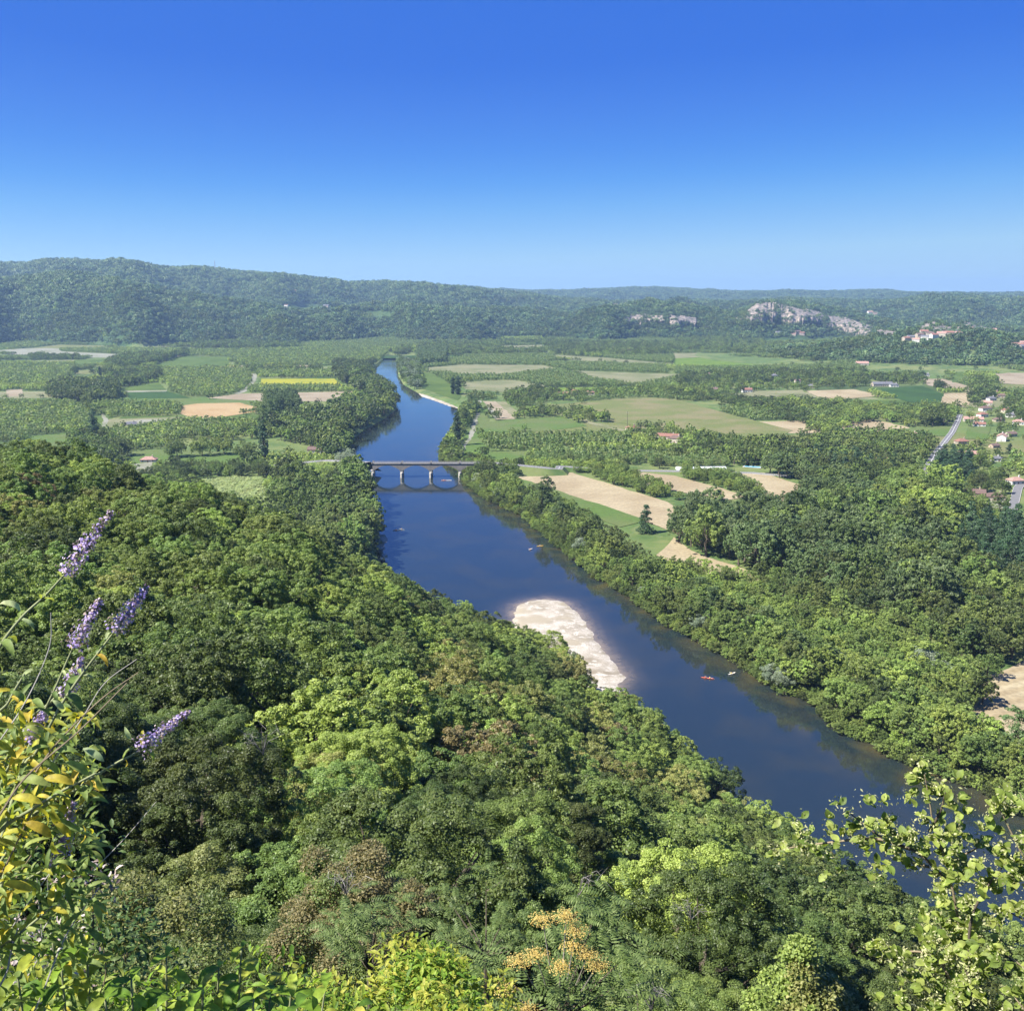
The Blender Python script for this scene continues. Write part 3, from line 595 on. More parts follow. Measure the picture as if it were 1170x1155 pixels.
field(Z5, [(-120, 330), (-110, 293), (0, 303), (130, 338), (255, 375), (180, 385), (60, 365)], 'stubble', 'narrow stubble field behind the hedge', -.5, 5, .32)
field(Z5, [(180, 292), (300, 294), (470, 350), (400, 385), (330, 395), (280, 350)], 'stubble', 'triangular stubble field by the swimming pool', -.5, 5, .32)
field(Z5, [(0, 510), (60, 555), (300, 640), (270, 690), (100, 640), (-60, 570)], 'stubble', 'golden stubble patch between the poplars and the scrub', -.3, 5, .35)
field(Z7, [(965, 622), (995, 570), (1050, 448), (1170, 396), (1330, 380), (1330, 760), (1170, 692), (1085, 668)], 'stubble', 'golden mown field with curving swaths at the right edge', .45, 7, .8)
# right
field(Z3, [(0, 380), (160, 372), (420, 388), (410, 402), (200, 412), (0, 408)], 'lime', 'lime-green field strip right of centre', 0, 10)
field(Z3, [(0, 362), (150, 362), (200, 370), (0, 380)], 'dry', 'pale strip beyond the lime-green field')
field(Z3, [(110, 412), (260, 420), (250, 427), (110, 420)], 'dry', 'thin straw strip behind the villas')
field(Z3, [(290, 306), (400, 308), (520, 312), (510, 326), (300, 330)], 'green', 'green clearing under the long cliff')
field(Z3, [(420, 366), (590, 360), (600, 380), (430, 384)], 'green', 'pale green field before the wooded knoll')
field(Z3, [(636, 482), (830, 472), (905, 500), (896, 538), (780, 524)], 'crop', 'dark green maize field', .1, 6, .6)
field(Z3, [(440, 488), (600, 483), (700, 504), (560, 516), (480, 508)], 'stubble', 'pale stubble beside the maize')
field(Z3, [(820, 448), (900, 448), (1005, 478), (1000, 494), (850, 470)], 'bare', 'tan plot behind the maize')
field(Z3, [(905, 496), (1000, 494), (985, 542), (888, 530)], 'stubble', 'square golden field beside the maize', 1.3, 6, .6)
field(Z3, [(1065, 432), (1170, 424), (1300, 420), (1300, 470), (1170, 468), (1080, 462)], 'bare', 'brown ploughed field at the far right')
field(Z3, [(1080, 465), (1300, 470), (1300, 490), (1100, 486)], 'meadow', 'green strip below the brown field')
field(Z3, [(230, 490), (430, 485), (440, 500), (250, 510)], 'dry', 'gardens round the villas', name='lawn')
field(Z3, [(690, 620), (900, 605), (930, 612), (910, 640), (720, 640)], 'lawn', 'lawn beside the straight village road', name='lawn')
field(Z3, [(1020, 690), (1060, 660), (1160, 655), (1330, 640), (1330, 720), (1170, 705), (1060, 720)], 'meadow', 'green meadow below the pink-roofed villas')
field(Z3, [(980, 612), (1060, 606), (1050, 650), (970, 650)], 'lawn', 'garden lawn between the village houses', name='lawn')
field(Z3, [(935, 425), (975, 418), (960, 460), (930, 460)], 'green', 'green wedge at the foot of the knoll')
field(Z5, [(975, 358), (1060, 368), (1110, 375), (1100, 415), (1000, 410)], 'pale', 'pale gravel yard by the brown house', name='yard')
field(Z5, [(960, 590), (1110, 588), (1120, 600), (980, 612)], 'bare', 'tan clearing behind the willows')
# ------------------------------------------------------------------ roads
M['asphalt'] = simple('asphalt', (.14, .138, .135), .9, .2, .12, .3)
M['paint'] = simple('road_paint', (.75, .75, .72), .8, .2, .1, 3)
M['kerb'] = simple('kerb_stone', (.42, .40, .36), .9, .2, .15, 1)
def ribbon(name, pts, wdt, mat, label, lift=.5, kerbs=True, line=True, zf=None):
    pts = [Vector(p) for p in pts]; out = []
    for i in range(len(pts) - 1):
        k = max(1, int((pts[i + 1] - pts[i]).length / 8))
        out += [pts[i].lerp(pts[i + 1], q / k) for q in range(k)]
    out.append(pts[-1]); r_ = MB()
    def strip(mb, off0, off1, z0, thick=0):
        vs = []; fs = []
        for i, p in enumerate(out):
            t = (out[min(i + 1, len(out) - 1)] - out[max(i - 1, 0)]).normalized(); nn = Vector((t.y, -t.x))
            zz = (zf(p) if zf else 0) + z0
            a = p + nn * off0; b = p + nn * off1
            vs += [(a.x, a.y, zz), (b.x, b.y, zz)] + ([(a.x, a.y, zz - thick), (b.x, b.y, zz - thick)] if thick else [])
        k = 4 if thick else 2
        for i in range(len(out) - 1):
            a = i * k; b = a + k; fs.append((a, a + 1, b + 1, b))
            if thick: fs += [(a + 2, a, b, b + 2), (a + 1, a + 3, b + 3, b + 1)]
        mb.add(vs, fs)
    strip(r_, -wdt / 2, wdt / 2, lift, .3); o = r_.build(name, mat); tag(o, label, kind='structure')
    if kerbs:
        k = MB(); strip(k, -wdt / 2 - .25, -wdt / 2, lift + .12, .3); strip(k, wdt / 2, wdt / 2 + .25, lift + .12, .3); tag(k.build('kerb', M['kerb'], o), kind='structure')
    if line:
        k = MB(); strip(k, -.12, .12, lift + .01); tag(k.build('road_marking', M['paint'], o), kind='structure')
    if zf:
        k = MB(); vs = []; fs = []
        for i, p in enumerate(out):
            t = (out[min(i + 1, len(out) - 1)] - out[max(i - 1, 0)]).normalized(); nn = Vector((t.y, -t.x)); hh_ = zf(p) + lift - .02
            for off, z_ in ((-wdt / 2 - .8 - hh_ * 1.3, -.3), (-wdt / 2 - .8, hh_ - .25), (wdt / 2 + .8, hh_ - .25), (wdt / 2 + .8 + hh_ * 1.3, -.3)): a = p + nn * off; vs.append((a.x, a.y, z_))
        for i in range(len(out) - 1):
            for j in range(3): fs.append((i * 4 + j, i * 4 + j + 1, i * 4 + j + 5, i * 4 + j + 4))
        k.add(vs, fs); tag(k.build('embankment', G_val), 'grassy bank under the ' + label, kind='structure')
    pl = []
    ws = [((p - q).normalized(), p) for p, q in zip(out[1:], out[:-1])]
    for t, p in ws: pl.append((p.x + t.y * (wdt / 2 + 3), p.y - t.x * (wdt / 2 + 3)))
    for t, p in ws[::-1]: pl.append((p.x - t.y * (wdt / 2 + 3), p.y + t.x * (wdt / 2 + 3)))
    EXCL.append(np.array(pl)); return o
BRY = 838.0; DECK = 10.0
ax = -125.0; bx = -20.0
rl = [(bx - .2, BRY), (bx + 60, BRY - 4)] + [at(px, py) for px, py in [(640, 538.5), (700, 538), (780, 539), (860, 541), (905, 545)]]
ribbon('road', rl, 7, M['asphalt'], 'grey road running right from the bridge', zf=lambda p: max(0, DECK - .6 - max(0, p.x - bx) * .085))
ll = [at(px, py) for px, py in [(60, 548), (160, 541), (240, 536.5), (330, 534.5), (372, 534)]] + [(ax + .2, BRY)]
ribbon('road', ll, 7, M['asphalt'], 'grey road reaching the bridge through the trees on its other side', zf=lambda p: max(0, DECK - .6 - max(0, ax - p.x) * .085))
vr = [at(px, py) for px, py in [(1097, 474), (1094, 482), (1088, 494), (1078, 507), (1068, 520), (1060, 534), (1050, 556)]]
ribbon('road', vr, 6, M['asphalt'], 'straight grey village road between trees and villas')
ribbon('road', [at(px, py) for px, py in [(1170, 550), (1163, 558), (1155, 590)]], 6, M['asphalt'], 'short grey lane at the right edge', line=False)

# ------------------------------------------------------------------ bridge
M['concrete'] = simple('bridge_concrete', (.20, .185, .165), .9, .2, .2, .6)
M['pier'] = simple('pier_stone', (.34, .32, .28), .9, .2, .2, .8)
br = empty('arched_bridge', (0, BRY, WZ), 'grey stone arched bridge crossing the river', 'bridge')
SPAN = 25.0; nsp = 4; x0 = bx - SPAN * nsp
def arch_profile(cx):
    a = [(cx - SPAN / 2, 0)]; hw = SPAN / 2 - 1.6; zs = 6.6; rise = 4.1; top = DECK - WZ - 1.0
    pts = [(cx - SPAN / 2, top), (cx - SPAN / 2, zs)] + [(cx - hw + 2 * hw * k / 16, zs + rise * (1 - (1 - k / 8) ** 2)) for k in range(17)] + [(cx + SPAN / 2, zs), (cx + SPAN / 2, top)]
    return pts
for k in range(nsp):
    mb = MB(); pr = arch_profile(x0 + SPAN * (k + .5)); n_ = len(pr)
    # cut the concave profile into quads under the flat top
    top = pr[0][1]; low = pr[1:-1]; vs = []; fs = []
    for yy in (-3.9, 3.9):
        for x_, z_ in low: vs += [(x_, yy, z_), (x_, yy, top)]
    m_ = len(low) * 2
    for i in range(len(low) - 1):
        a = 2 * i; fs += [(a, a + 2, a + 3, a + 1), (m_ + a, m_ + a + 1, m_ + a + 3, m_ + a + 2), (a, m_ + a, m_ + a + 2, a + 2), (a + 1, a + 3, m_ + a + 3, m_ + a + 1)]
    mb.add(vs, fs); mb.build('arch', M['concrete'], br)
for k in range(nsp + 1):
    mb = MB(); x_ = x0 + SPAN * k; w_ = 1.5
    prof = [(x_ - w_, -6), (x_ + w_, -6), (x_ + w_ * .85, 5.9), (x_ + w_ * 1.25, 6.4), (x_ + w_ * 1.25, 6.59), (x_ - w_ * 1.25, 6.59), (x_ - w_ * 1.25, 6.4), (x_ - w_ * .85, 5.9)]
    mb.prism(prof, -3.7, 3.7)
    for s in (-1, 1): mb.add([(x_ - w_, s * 3.72, -6), (x_ + w_, s * 3.72, -6), (x_, s * 5.6, -6), (x_ - w_ * .8, s * 3.72, 4.4), (x_ + w_ * .8, s * 3.72, 4.4), (x_, s * 5.0, 3.8), (x_, s * 3.72, 5.4)], [(0, 2, 5, 3), (2, 1, 4, 5), (3, 5, 6), (5, 4, 6)])
    mb.build('pier', M['pier'], br)
zt = DECK - WZ - 1.0
mb = MB(); mb.box(x0 - 1, bx + 1, -4.3, 4.3, zt + .003, zt + .5); mb.build('deck', M['concrete'], br)
for s in (-1, 1):
    mb = MB(); mb.box(x0 - 1, bx + 1, s * 4.15 - .12, s * 4.15 + .12, zt + 1.35, zt + 1.5)
    x_ = x0 - 1
    while x_ < bx + 1: mb.box(x_, x_ + .25, s * 4.15 - .1, s * 4.15 + .1, zt + .5, zt + 1.35); x_ += 1.4
    for k in range(nsp + 1): mb.box(x0 + SPAN * k - .8, x0 + SPAN * k + .8, s * 4.15 - .32, s * 4.15 + .32, zt + .503, zt + 1.7)
    mb.build('parapet', M['concrete'], br)
mb = MB(); mb.box(x0 - 1, bx + 1, -3.5, 3.5, zt + .504, zt + .53); mb.build('roadway', M['asphalt'], br)
EXCL.append(np.array([(x0 - 4, BRY - 9), (bx + 4, BRY - 9), (bx + 4, BRY + 9), (x0 - 4, BRY + 9)]))

# ------------------------------------------------------------------ houses
WALLS = dict(cream=(.46, .41, .32), ochre=(.38, .30, .21), white=(.58, .56, .51), stone=(.35, .30, .23), pink=(.46, .36, .30))
ROOFS = dict(red=(.24, .115, .08), pink=(.36, .21, .165), brown=(.14, .09, .07), grey=(.13, .13, .14))
for k, v in WALLS.items(): M['wall_' + k] = simple(k + '_render', v, .9, .2, .12, .8)
for k, v in ROOFS.items():
    m, n, l = nt(k + '_tiles'); o = n.new('ShaderNodeOutputMaterial'); p = n.new('ShaderNodeBsdfPrincipled'); p.inputs['Roughness'].default_value = .85
    tc = n.new('ShaderNodeTexCoord'); no = n.new('ShaderNodeTexNoise'); no.inputs['Scale'].default_value = 3; no.inputs['Detail'].default_value = 6; l.new(tc.outputs['Object'], no.inputs['Vector'])
    r = n.new('ShaderNodeValToRGB'); r.color_ramp.elements[0].position = .3; r.color_ramp.elements[1].position = .7; r.color_ramp.elements[0].color = (*[c * .65 for c in v], 1); r.color_ramp.elements[1].color = (*[c * 1.25 for c in v], 1)
    l.new(no.outputs['Fac'], r.inputs['Fac']); l.new(r.outputs[0], p.inputs['Base Color']); wv = n.new('ShaderNodeTexWave'); wv.inputs['Scale'].default_value = 1.2; l.new(tc.outputs['Object'], wv.inputs['Vector'])
    b = n.new('ShaderNodeBump'); b.inputs['Distance'].default_value = .08; l.new(wv.outputs['Fac'], b.inputs['Height']); l.new(b.outputs[0], p.inputs['Normal']); l.new(p.outputs[0], o.inputs[0]); M['roof_' + k] = m
M['glass'] = simple('window_glass', (.03, .04, .05), .15, .6, .1, 1); M['shutter'] = simple('shutter_paint', (.30, .34, .33), .7, .3, .1, 2); M['wood'] = simple('door_wood', (.16, .09, .05), .8, .3, .2, 4)
HOUSES = []
def house(px, py, L_, Dp, H_, rz, wall, roof, label, pos=None, hip=False, chim=True, cat='house', name='house', win=True, group=None):
    p = Vector((*at(px, py), 0)) if pos is None else pos
    p = Vector((p.x, p.y, p.z)); e = empty(name, p, label, cat, R(rz), group)
    if pos is None: EXCL.append(np.array([(p.x + a * (L_ / 2 + 4), p.y + b * (Dp / 2 + 4)) for a, b in ((-1, -1.6), (1, -1.6), (1, 1), (-1, 1))]))
    rh = Dp * .28; mb = MB(); mb.box(-L_ / 2, L_ / 2, -Dp / 2, Dp / 2, -2.5, H_)
    if not hip: mb.prism([(-Dp / 2 + .01, H_ + .002), (Dp / 2 - .01, H_ + .002), (0, H_ + rh - .05)], -L_ / 2 + .01, L_ / 2 - .01, M=Matrix.Rotation(R(90), 4, 'Z'))
    mb.build('wall', M['wall_' + wall], e)
    ov = .45; mb = MB(); a, b = L_ / 2 + ov, Dp / 2 + ov; ex = 0 if not hip else b
    z0_, z1_ = H_ - ov * .5 + .05, H_ + rh + .1
    v = [(-a, -b, z0_), (a, -b, z0_), (a, b, z0_), (-a, b, z0_), (-a + ex, 0, z1_), (a - ex, 0, z1_)]; t_ = .22
    v += [(x_, y_, z_ - t_) for x_, y_, z_ in v]
    mb.add(v, [(0, 1, 5, 4), (2, 3, 4, 5), (1, 2, 5), (3, 0, 4), (7, 6, 10, 11), (9, 8, 11, 10), (6, 7, 1, 0), (7, 8, 2, 1), (8, 9, 3, 2), (9, 6, 0, 3)] if hip else
           [(0, 1, 5, 4), (2, 3, 4, 5), (7, 6, 10, 11), (9, 8, 11, 10), (6, 7, 1, 0), (8, 9, 3, 2), (7, 1, 5, 11), (1, 7, 11, 5), (2, 8, 11, 5), (0, 6, 10, 4), (3, 9, 10, 4)][:6] + [(1, 7, 11, 5), (8, 2, 5, 11), (6, 0, 4, 10), (3, 9, 10, 4)])
    rf = mb.build('roof', M['roof_' + roof], e)
    if chim:
        mb = MB(); mb.box(L_ * .22, L_ * .22 + .9, -.45, .45, H_ + rh * .5, H_ + rh + 1.2); mb.box(L_ * .22 - .1, L_ * .22 + 1.0, -.55, .55, H_ + rh + 1.2, H_ + rh + 1.35); mb.build('chimney', M['wall_' + wall], rf)
    if win:
        fl = max(1, int(H_ // 2.7)); nwin = max(2, int(L_ // 3.6))
        for f_ in range(fl):
            for k in range(nwin):
                x_ = -L_ / 2 + L_ * (k + .5) / nwin; zz = .9 + f_ * 2.8
                if f_ == 0 and k == nwin // 2:
                    mb = MB(); mb.box(x_ - .55, x_ + .55, -Dp / 2 - .06, -Dp / 2 + .05, 0, 2.15); mb.build('door', M['wood'], e); continue
                mb = MB(); mb.box(x_ - .55, x_ + .55, -Dp / 2 - .05, -Dp / 2 + .05, zz, zz + 1.3)
                for s in (-1, 1): mb.box(x_ + s * .85 - .29, x_ + s * .85 + .29, -Dp / 2 - .07, -Dp / 2 + .04, zz - .03, zz + 1.33, 1)
                mb.build('window', [M['glass'], M['shutter']], e)
        for s in (-1, 1):
            mb = MB(); mb.box(s * L_ / 2 - .05, s * L_ / 2 + .05, -.5, .5, 1, 2.2); mb.build('window', M['glass'], e)
    HOUSES.append(e); return e
def hz(Z, x, y): return Z[0] + x / Z[2], Z[1] + y / Z[2]
HL = [
 (Z3, 1095, 655, 15, 9, 5.6, 60, 'white', 'pink', 'two-storey white villa with a pink gable roof beside the right meadow'),
 (Z3, 1000, 590, 22, 9, 3.6, -14, 'cream', 'pink', 'long cream villa with a salmon roof at the head of the straight road'),
 (Z3, 1040, 555, 14, 9, 4.6, 10, 'white', 'brown', 'white house with a brown roof behind the long salmon-roofed villa'),
 (Z3, 1020, 605, 13, 7, 3.0, -14, 'white', 'red', 'low white annex in front of the long cream villa'),
 (Z3, 1085, 590, 12, 8, 3.2, 5, 'stone', 'brown', 'stone cottage with a dark roof above the white villa'),
 (Z3, 1070, 678, 9, 6, 3, 20, 'ochre', 'brown', 'little ochre outbuilding left of the white villa'),
 (Z3, 980, 708, 17, 9, 3.4, 2, 'cream', 'pink', 'cream bungalow with a pink roof below the straight road'),
 (Z3, 1075, 722, 7, 6, 3, 0, 'white', 'grey', 'tiny white house with a grey roof in the lower hedges'),
 (Z3, 1060, 520, 12, 8, 4, 15, 'white', 'grey', 'pale house with a grey roof high in the village'),
 (Z3, 1095, 510, 12, 8, 4, -10, 'stone', 'brown', 'stone house high in the village beside a round tree'),
 (Z3, 1075, 500, 10, 8, 4, 30, 'cream', 'red', 'cream house at the top of the village'),
 (Z3, 800, 640, 9, 6, 3, 45, 'cream', 'pink', 'small pink-roofed cabin on the lawn left of the village road'),
 (Z3, 685, 735, 15, 9, 4.5, -3, 'white', 'pink', 'white-walled house with a pink roof standing in the dark pines'),
 (Z3, 5, 660, 14, 9, 5, -25, 'cream', 'brown', 'farmhouse with a dark red roof at the edge of the big meadow'),
 (Z2, 1120, 650, 24, 9, 4.2, -20, 'cream', 'red', 'long cream farmhouse with a red roof below the big meadow'),
 (Z2, 1000, 622, 12, 9, 4.5, 30, 'stone', 'red', 'red-roofed barn behind a round tree below the big meadow'),
 (Z2, 768, 508, 16, 9, 5.2, 20, 'white', 'red', 'white gabled house of the hamlet by the river bend'),
 (Z2, 805, 498, 14, 9, 5, -20, 'cream', 'red', 'cream house beside the white gabled house in the hamlet'),
 (Z2, 860, 500, 14, 9, 4, 0, 'cream', 'red', 'low red-roofed house at the right of the hamlet'),
 (Z2, 930, 352, 30, 12, 5, 0, 'stone', 'brown', 'long far barn under the central woods'),
 (Z2, 980, 358, 24, 12, 5, 5, 'cream', 'red', 'far farmhouse with a red roof under the central woods'),
 (Z3, 130, 492, 16, 10, 5, 0, 'pink', 'brown', 'pinkish villa with tall windows left of the white villa'),
 (Z3, 243, 492, 16, 9, 4.5, 5, 'white', 'red', 'white villa with a red roof on a dry garden'),
 (Z3, 120, 440, 14, 10, 5, 10, 'stone', 'brown', 'far stone house left of the lone cypress'),
 (Z3, 333, 450, 12, 10, 8, 10, 'cream', 'grey', 'tall narrow pale house beside a cedar'),
 (Z3, 412, 470, 9, 7, 9, 0, 'cream', 'brown', 'slim pale tower house among the mid plain trees'),
 (Z3, 455, 478, 14, 9, 4, 0, 'stone', 'grey', 'stone house with a grey roof right of the slim tower house'),
 (Z3, 695, 472, 34, 12, 4.5, 3, 'stone', 'grey', 'long grey-roofed barn behind the maize field'),
 (Z3, 735, 474, 14, 8, 4, 0, 'white', 'grey', 'small white shed right of the long barn'),
 (Z3, 845, 440, 8, 7, 5, 0, 'white', 'grey', 'tiny white house at the foot of the knoll'),
 (Z3, 628, 405, 26, 13, 7, -10, 'cream', 'pink', 'broad manor with a pinkish roof at the knoll'),
 (Z3, 658, 392, 18, 12, 7, 40, 'white', 'red', 'white house touching the manor at the knoll'),
 (Z5, 1000, 375, 16, 9, 4.2, -20, 'ochre', 'brown', 'brown house shaded by trees at the gravel yard'),
 (Z5, 1070, 385, 14, 8, 3.6, -15, 'stone', 'brown', 'second brown house of the gravel yard, right of the shaded one'),
 (Z3, 1030, 575, 12, 8, 4.2, 20, 'white', 'red', 'white cottage between the brown-roofed house and the long villa'),
 (Z3, 1048, 535, 11, 8, 4.0, -20, 'cream', 'pink', 'cream cottage with a pale pink roof above the village centre'),
 (Z3, 1110, 560, 12, 8, 4.0, 30, 'cream', 'red', 'red-roofed cottage right of the village centre'),
 (Z3, 1125, 575, 10, 7, 3.5, -5, 'white', 'grey', 'small white cottage with a grey roof right of the village centre'),
 (Z3, 1125, 640, 11, 7, 3.6, 15, 'cream', 'brown', 'cream cottage behind the two-storey white villa'),
 (Z3, 1150, 600, 12, 8, 4.0, -15, 'white', 'pink', 'white cottage with a pink roof at the right edge of the village'),
 (Z3, 960, 665, 12, 8, 3.6, 10, 'stone', 'red', 'stone cottage with a red roof left of the straight road end'),
 (Z3, 940, 730, 13, 8, 4, -10, 'white', 'red', 'white house with a red roof under the big dark conifers'),
 (Z5, 1140, 330, 12, 8, 3.6, 12, 'white', 'pink', 'white cottage by the short grey lane'),
 (Z1, 440, 610, 11, 8, 4.5, 30, 'stone', 'grey', 'small grey shed on the pale paddocks'),
 (Z6, 498, 140, 14, 8, 3, 5, 'cream', 'pink', 'low pink-roofed kiosk at the left forest edge'),
 (Z6, 1065, 110, 20, 9, 4, -5, 'stone', 'brown', 'brown-roofed building under the left bank trees'),
]
for (Z, x, y, L_, D_, H_, rz, wl_, rf_, lab) in HL: house(*hz(Z, x, y), L_, D_, H_, rz, wl_, rf_, lab, hip=(L_ % 2 == 0 and L_ < 16))
def hillhouse(px, py, L_, D_, H_, rz, wl_, rf_, lab, group=None):
    p = hit(px, py); house(0, 0, L_, D_, H_, rz, wl_, rf_, lab, pos=p, win=False, chim=False, group=group); HILLH.append((p.x, p.y, max(L_, 18)))
HILLH = []
places = [('below the long cliff', [(413, 300, 26), (428, 302, 22), (347, 300, 20), (400, 305, 18)]), ('on the plateau above the long cliff', [(655, 232, 34), (672, 236, 26), (640, 238, 20)]),
 ('among the village rocks', [(775, 322, 24), (790, 318, 22), (808, 325, 20), (820, 312, 24), (835, 300, 24), (838, 318, 22), (852, 290, 26), (855, 306, 22), (868, 312, 24), (880, 296, 22), (893, 308, 26), (905, 300, 20), (920, 304, 24), (935, 298, 22), (948, 303, 22), (975, 292, 24), (990, 286, 24), (1010, 290, 22), (1070, 290, 20)]),
 ('at the far right under the rocks', [(1150, 345, 26), (1163, 350, 24), (1168, 338, 24), (1140, 340, 20)]), ('on the left hill slope', [(958, 208 + 0, 24), (985, 158, 20), (1090, 212, 30)])]
cn = ['cream', 'white', 'stone', 'ochre', 'pink']; rn = ['red', 'brown', 'pink', 'grey']; q = 0
for where, lst in places:
    Zq = Z1 if 'left hill' in where else Z3
    for k, (x, y, L_) in enumerate(sorted(lst)):
        q += 1; wc = cn[q % 3 if 'rocks' in where else q % 5]; rc_ = rn[(q * 7) % 4]
        num = ordn(k) + ' from the left' if len(lst) > 1 else ''
        hillhouse(*hz(Zq, x, y), L_ * .8, L_ * .5, L_ * .34, (q * 37) % 60 - 30, wc, rc_, 'far %s house, %s roof, %s%s' % (wc, rc_, where, ', ' + num if num else ''), 'far houses ' + where)
for k, (x, y) in enumerate([(925, 205), (945, 208), (960, 206), (980, 200), (1010, 198), (895, 212)]):
    hillhouse(*hz(Z2, x, y), 26, 14, 12, k * 23 % 50, cn[k % 3], rn[k % 3], 'pale far hilltop village house, %s from the left' % ordn(sorted([925, 945, 960, 980, 1010, 895]).index(x)), 'houses on the central bluff')
# mast, pole, pool, glasshouse
M['metal'] = simple('galvanised_metal', (.45, .46, .47), .5, .5, .1, 2, metal=.6)
p = hit(246, 312); mb = MB(); hh = 62
for s, t in ((-1, -1), (1, -1), (1, 1), (-1, 1)): mb.tube([(s * 3.2, t * 3.2, -4), (s * .8, t * .8, hh)], .35, 4)
for k in range(9):
    a = 3.2 - 2.4 * k / 9; z_ = hh * k / 9
    for s, t, u, v_ in ((-1, -1, 1, -1), (1, -1, 1, 1), (1, 1, -1, 1), (-1, 1, -1, -1)): mb.tube([(s * a, t * a, z_), (u * (a - .25), v_ * (a - .25), z_ + hh / 9)], .2, 4)
e = empty('radio_mast', p, 'thin lattice mast on the crest of the left hill', 'mast'); mb.build('lattice', M['metal'], e)
mb = MB(); mb.tube([(0, 0, hh), (0, 0, hh + 14)], .35, 6); mb.build('antenna', M['metal'], e)
p = at(*hz(Z2, 985, 605)); e = empty('power_pole', (p[0], p[1], 0), 'tall wooden pole at the edge of the big meadow', 'pole')
mb = MB(); mb.tube([(0, 0, -.5), (0, 0, 17)], [.28, .18], 8); mb.build('pole', M['bark'], e); mb = MB(); mb.box(-1.4, 1.4, -.09, .09, 15.8, 16.05)
for s in (-1.2, 0, 1.2): mb.tube([(s, 0, 16.05), (s, 0, 16.45)], .09, 6)
mb.build('crossarm', M['metal'], e)
M['pool'] = simple('pool_water', (.10, .42, .55), .08, .6, .05, 1)
for lab, (x, y), (a, b), rz in (('turquoise swimming pool with a pale cover beside the stubble triangle', hz(Z5, 262, 275), (14, 6), -25), ('small blue garden pool in the village hedges', hz(Z3, 1075, 712), (9, 5), 10)):
    p = at(x, y); e = empty('swimming_pool', (p[0], p[1], .3), lab, 'pool', R(rz)); mb = MB()
    for q_ in ((-a / 2 - 1, a / 2 + 1, -b / 2 - 1, -b / 2), (-a / 2 - 1, a / 2 + 1, b / 2, b / 2 + 1), (-a / 2 - 1, -a / 2, -b / 2, b / 2), (a / 2, a / 2 + 1, -b / 2, b / 2)): mb.box(*q_, 0, .35)
    mb.build('pool_edge', M['kerb'], e); mb = MB(); mb.box(-a / 2 + .003, a / 2 - .003, -b / 2 + .003, b / 2 - .003, .0, .22); mb.build('pool_water', M['pool'], e)
    EXCL.append(np.array([(p[0] - 11, p[1] - 22), (p[0] + 11, p[1] - 22), (p[0] + 11, p[1] + 6), (p[0] - 11, p[1] + 6)]))
p = at(*hz(Z5, 90, 282)); e = empty('greenhouse', (p[0], p[1], 0), 'long low plastic tunnel beside the narrow stubble field', 'greenhouse', R(2))
M['film'] = simple('tunnel_film', (.58, .62, .60), .35, .4, .08, 2); mb = MB()
prof = [(4 * math.cos(math.pi * k / 10), 2.6 * math.sin(math.pi * k / 10)) for k in range(11)]
mb.prism(prof, -22, 22, M=Matrix.Rotation(R(90), 4, 'Z')); mb.build('cover', M['film'], e); mb = MB()
for k in range(12):
    x_ = -22 + 4 * k; mb.tube([(x_, 4.03 * math.cos(math.pi * j / 10), 2.64 * math.sin(math.pi * j / 10)) for j in range(11)], .05, 4)
mb.build('hoops', M['metal'], e)
EXCL.append(np.array([(p[0] - 26, p[1] - 14), (p[0] + 26, p[1] - 14), (p[0] + 26, p[1] + 8), (p[0] - 26, p[1] + 8)]))

# ------------------------------------------------------------------ cliffs
m, n, l = nt('limestone'); o = n.new('ShaderNodeOutputMaterial'); p = n.new('ShaderNodeBsdfPrincipled'); p.inputs['Roughness'].default_value = .95
pos = n.new('ShaderNodeNewGeometry').outputs['Position']; mp = n.new('ShaderNodeMapping'); mp.inputs['Scale'].default_value = (1.3, 1.3, .6); l.new(pos, mp.inputs['Vector'])
n1 = n.new('ShaderNodeTexNoise'); n1.inputs['Scale'].default_value = .05; n1.inputs['Detail'].default_value = 8; n1.inputs['Roughness'].default_value = .65; l.new(mp.outputs[0], n1.inputs['Vector'])
r = n.new('ShaderNodeValToRGB'); e_ = r.color_ramp.elements; e_[0].position = .38; e_[0].color = (.035, .045, .025, 1); e_[1].position = .70; e_[1].color = (.40, .32, .24, 1); e_.new(.45).color = (.11, .10, .08, 1); e_.new(.53).color = (.25, .205, .165, 1)
l.new(n1.outputs['Fac'], r.inputs['Fac']); l.new(r.outputs[0], p.inputs['Base Color']); b = n.new('ShaderNodeBump'); b.inputs['Distance'].default_value = 8; l.new(n1.outputs['Fac'], b.inputs['Height']); l.new(b.outputs[0], p.inputs['Normal']); l.new(p.outputs[0], o.inputs[0]); M['rock'] = m
CLIFF = []; LEDGE = []
